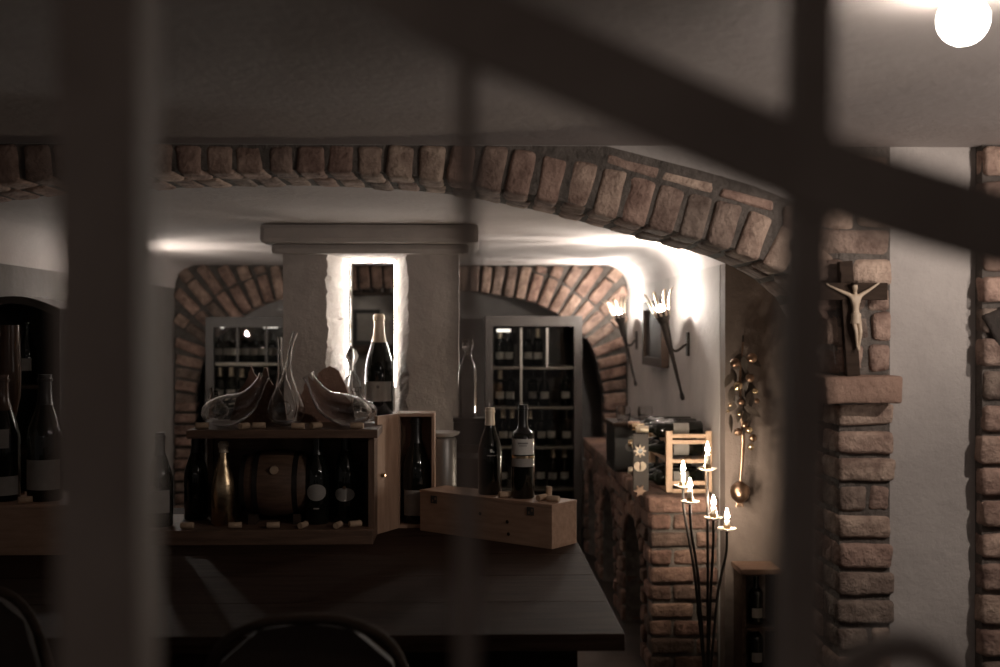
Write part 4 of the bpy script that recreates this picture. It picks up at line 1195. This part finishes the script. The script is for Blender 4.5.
def skinned(name, V, RD, E, root, m, parent):
    ks = list(V); me = bpy.data.meshes.new(name)
    me.from_pydata([V[k] for k in ks], [(ks.index(a), ks.index(b)) for a, b in E], [])
    o = bpy.data.objects.new(name, me); COL.objects.link(o); me.materials.append(m)
    md = o.modifiers.new('skin', 'SKIN'); md.use_smooth_shade = True
    for i, k in enumerate(ks):
        sv = me.skin_vertices[0].data[i]; sv.radius = (RD[k], RD[k]); sv.use_root = (k == root)
    s2 = o.modifiers.new('sub', 'SUBSURF'); s2.levels = 2; s2.render_levels = 2
    dg = bpy.context.evaluated_depsgraph_get(); dg.update()
    nm = bpy.data.meshes.new_from_object(o.evaluated_get(dg))
    o.modifiers.clear(); o.data = nm; nm.name = name
    if not nm.materials: nm.materials.append(m)
    for p in nm.polygons: p.use_smooth = True
    o.parent = parent
    return o
skinned('carved_figure', V, RD, E, 'pel', M['bone'], cr)
bm = bmesh.new()
a = cpx(854.5, 313); b = cpx(854.8, 324)
lathe(bm, [(.0115, 0), (.0135, -.004), (.0128, -.014), (.0150, -.028), (.0105, -.027), (.009, -.01), (.0095, 0)], 20, off=a); obj('loincloth', bm, M['bone'], cr, smooth=50)
bm = bmesh.new(); lathe(bm, [(.0082, .0), (.0098, .002), (.0098, .004), (.0082, .0055)], 18, off=cpx(852.4, 285, -.020)); obj('crown', bm, M['darkwood'], cr, smooth=50)
bm = nbox(-.016, .016, -.003, .0, Hc - .045, Hc - .028); bmesh.ops.transform(bm, matrix=mt, verts=bm.verts); obj('title_plate', bm, M['darkwood'], cr)

# ------------------------------------------------------------------ ceiling spots of the front room
def downlight(label, x, y, power, angle=150, tilt=(0, 0), emitm='spot', r=.045):
    t = thing('ceiling_lamp', label, 'ceiling light', (x, y, ZC), 0, 'ceiling lamps')
    bm = bmesh.new(); lathe(bm, [(0, 0), (.03, 0), (.03, -.006), (.016, -.012), (0, -.012)], 28); obj('ceiling_rose', bm, M['white'], t, smooth=40)
    bm = bmesh.new(); bmesh.ops.create_uvsphere(bm, u_segments=28, v_segments=18, radius=r, matrix=Matrix.Translation((0, 0, -.012 - r))); obj('glare_globe', bm, M[emitm], t, smooth=60)  # ball shape imitates the glare around a recessed spot
    if power:
        ld = bpy.data.lights.new('spot_lamp', 'POINT'); ld.energy = power; ld.shadow_soft_size = .03; ld.color = (1, .88, .76)
        lo = bpy.data.objects.new('spot_lamp', ld); COL.objects.link(lo); lo.parent = t; lo.location = (0, 0, -.055); lo.rotation_euler = (tilt[0], tilt[1], 0)
    return t
zc_ = ZC - .047
p = P(963, 20, 1.7); sy = 1.7 * (zc_ - CAMZ) / (p.z - CAMZ); p = P(963, 20, sy)
downlight('bright round ceiling lamp at the upper right', p.x, sy, 0, r=.035)
# off-frame lights: the row's next spot for the crucifix pillar, then two added fills
def lamp(name, kind, loc, energy, rot=(0, 0, 0), size=.1, color=(1, .88, .79), angle=90):
    ld = bpy.data.lights.new(name, kind); ld.energy = energy; ld.color = color
    if kind == 'SPOT': ld.spot_size = math.radians(angle); ld.spot_blend = .8; ld.shadow_soft_size = size
    elif kind == 'AREA': ld.size = size
    else: ld.shadow_soft_size = size
    o = bpy.data.objects.new(name, ld); COL.objects.link(o); o.location = loc; o.rotation_euler = rot
    return o
def aim(o, target):
    o.rotation_euler = (Vector(target) - o.location).to_track_quat('-Z', 'Y').to_euler()
l = lamp('wall_spot', 'SPOT', (1.75, 2.0, 1.95), 32, size=.02, angle=75); aim(l, (1.12, 3.1, 1.35))
l = lamp('ceiling_fill', 'SPOT', (2.0, 1.2, 1.3), 80, size=.1, angle=80); aim(l, (1.45, 2.1, 2.0))  # added unseen fill that brightens the near ceiling

l = lamp('gate_fill', 'POINT', (-.55, -.45, 1.75), 1.3, size=.06); aim(l, (-.2, .56, 1.5))  # added unseen fill behind the camera, lightens the gate
# ------------------------------------------------------------------ world and view
w = bpy.data.worlds.new('world'); SC.world = w; w.use_nodes = True
w.node_tree.nodes['Background'].inputs[0].default_value = (1, .86, .80, 1)
w.node_tree.nodes['Background'].inputs[1].default_value = .042
SC.view_settings.view_transform = 'Standard'; SC.view_settings.look = 'None'
SC.view_settings.gamma = 1; SC.view_settings.use_curve_mapping = False
SC.view_settings.exposure = 0
SC.cycles.use_denoising = True
SC.cycles.sample_clamp_indirect = 3
SC.cycles.caustics_reflective = False; SC.cycles.caustics_refractive = False
SC.cycles.max_bounces = 10; SC.cycles.transparent_max_bounces = 16
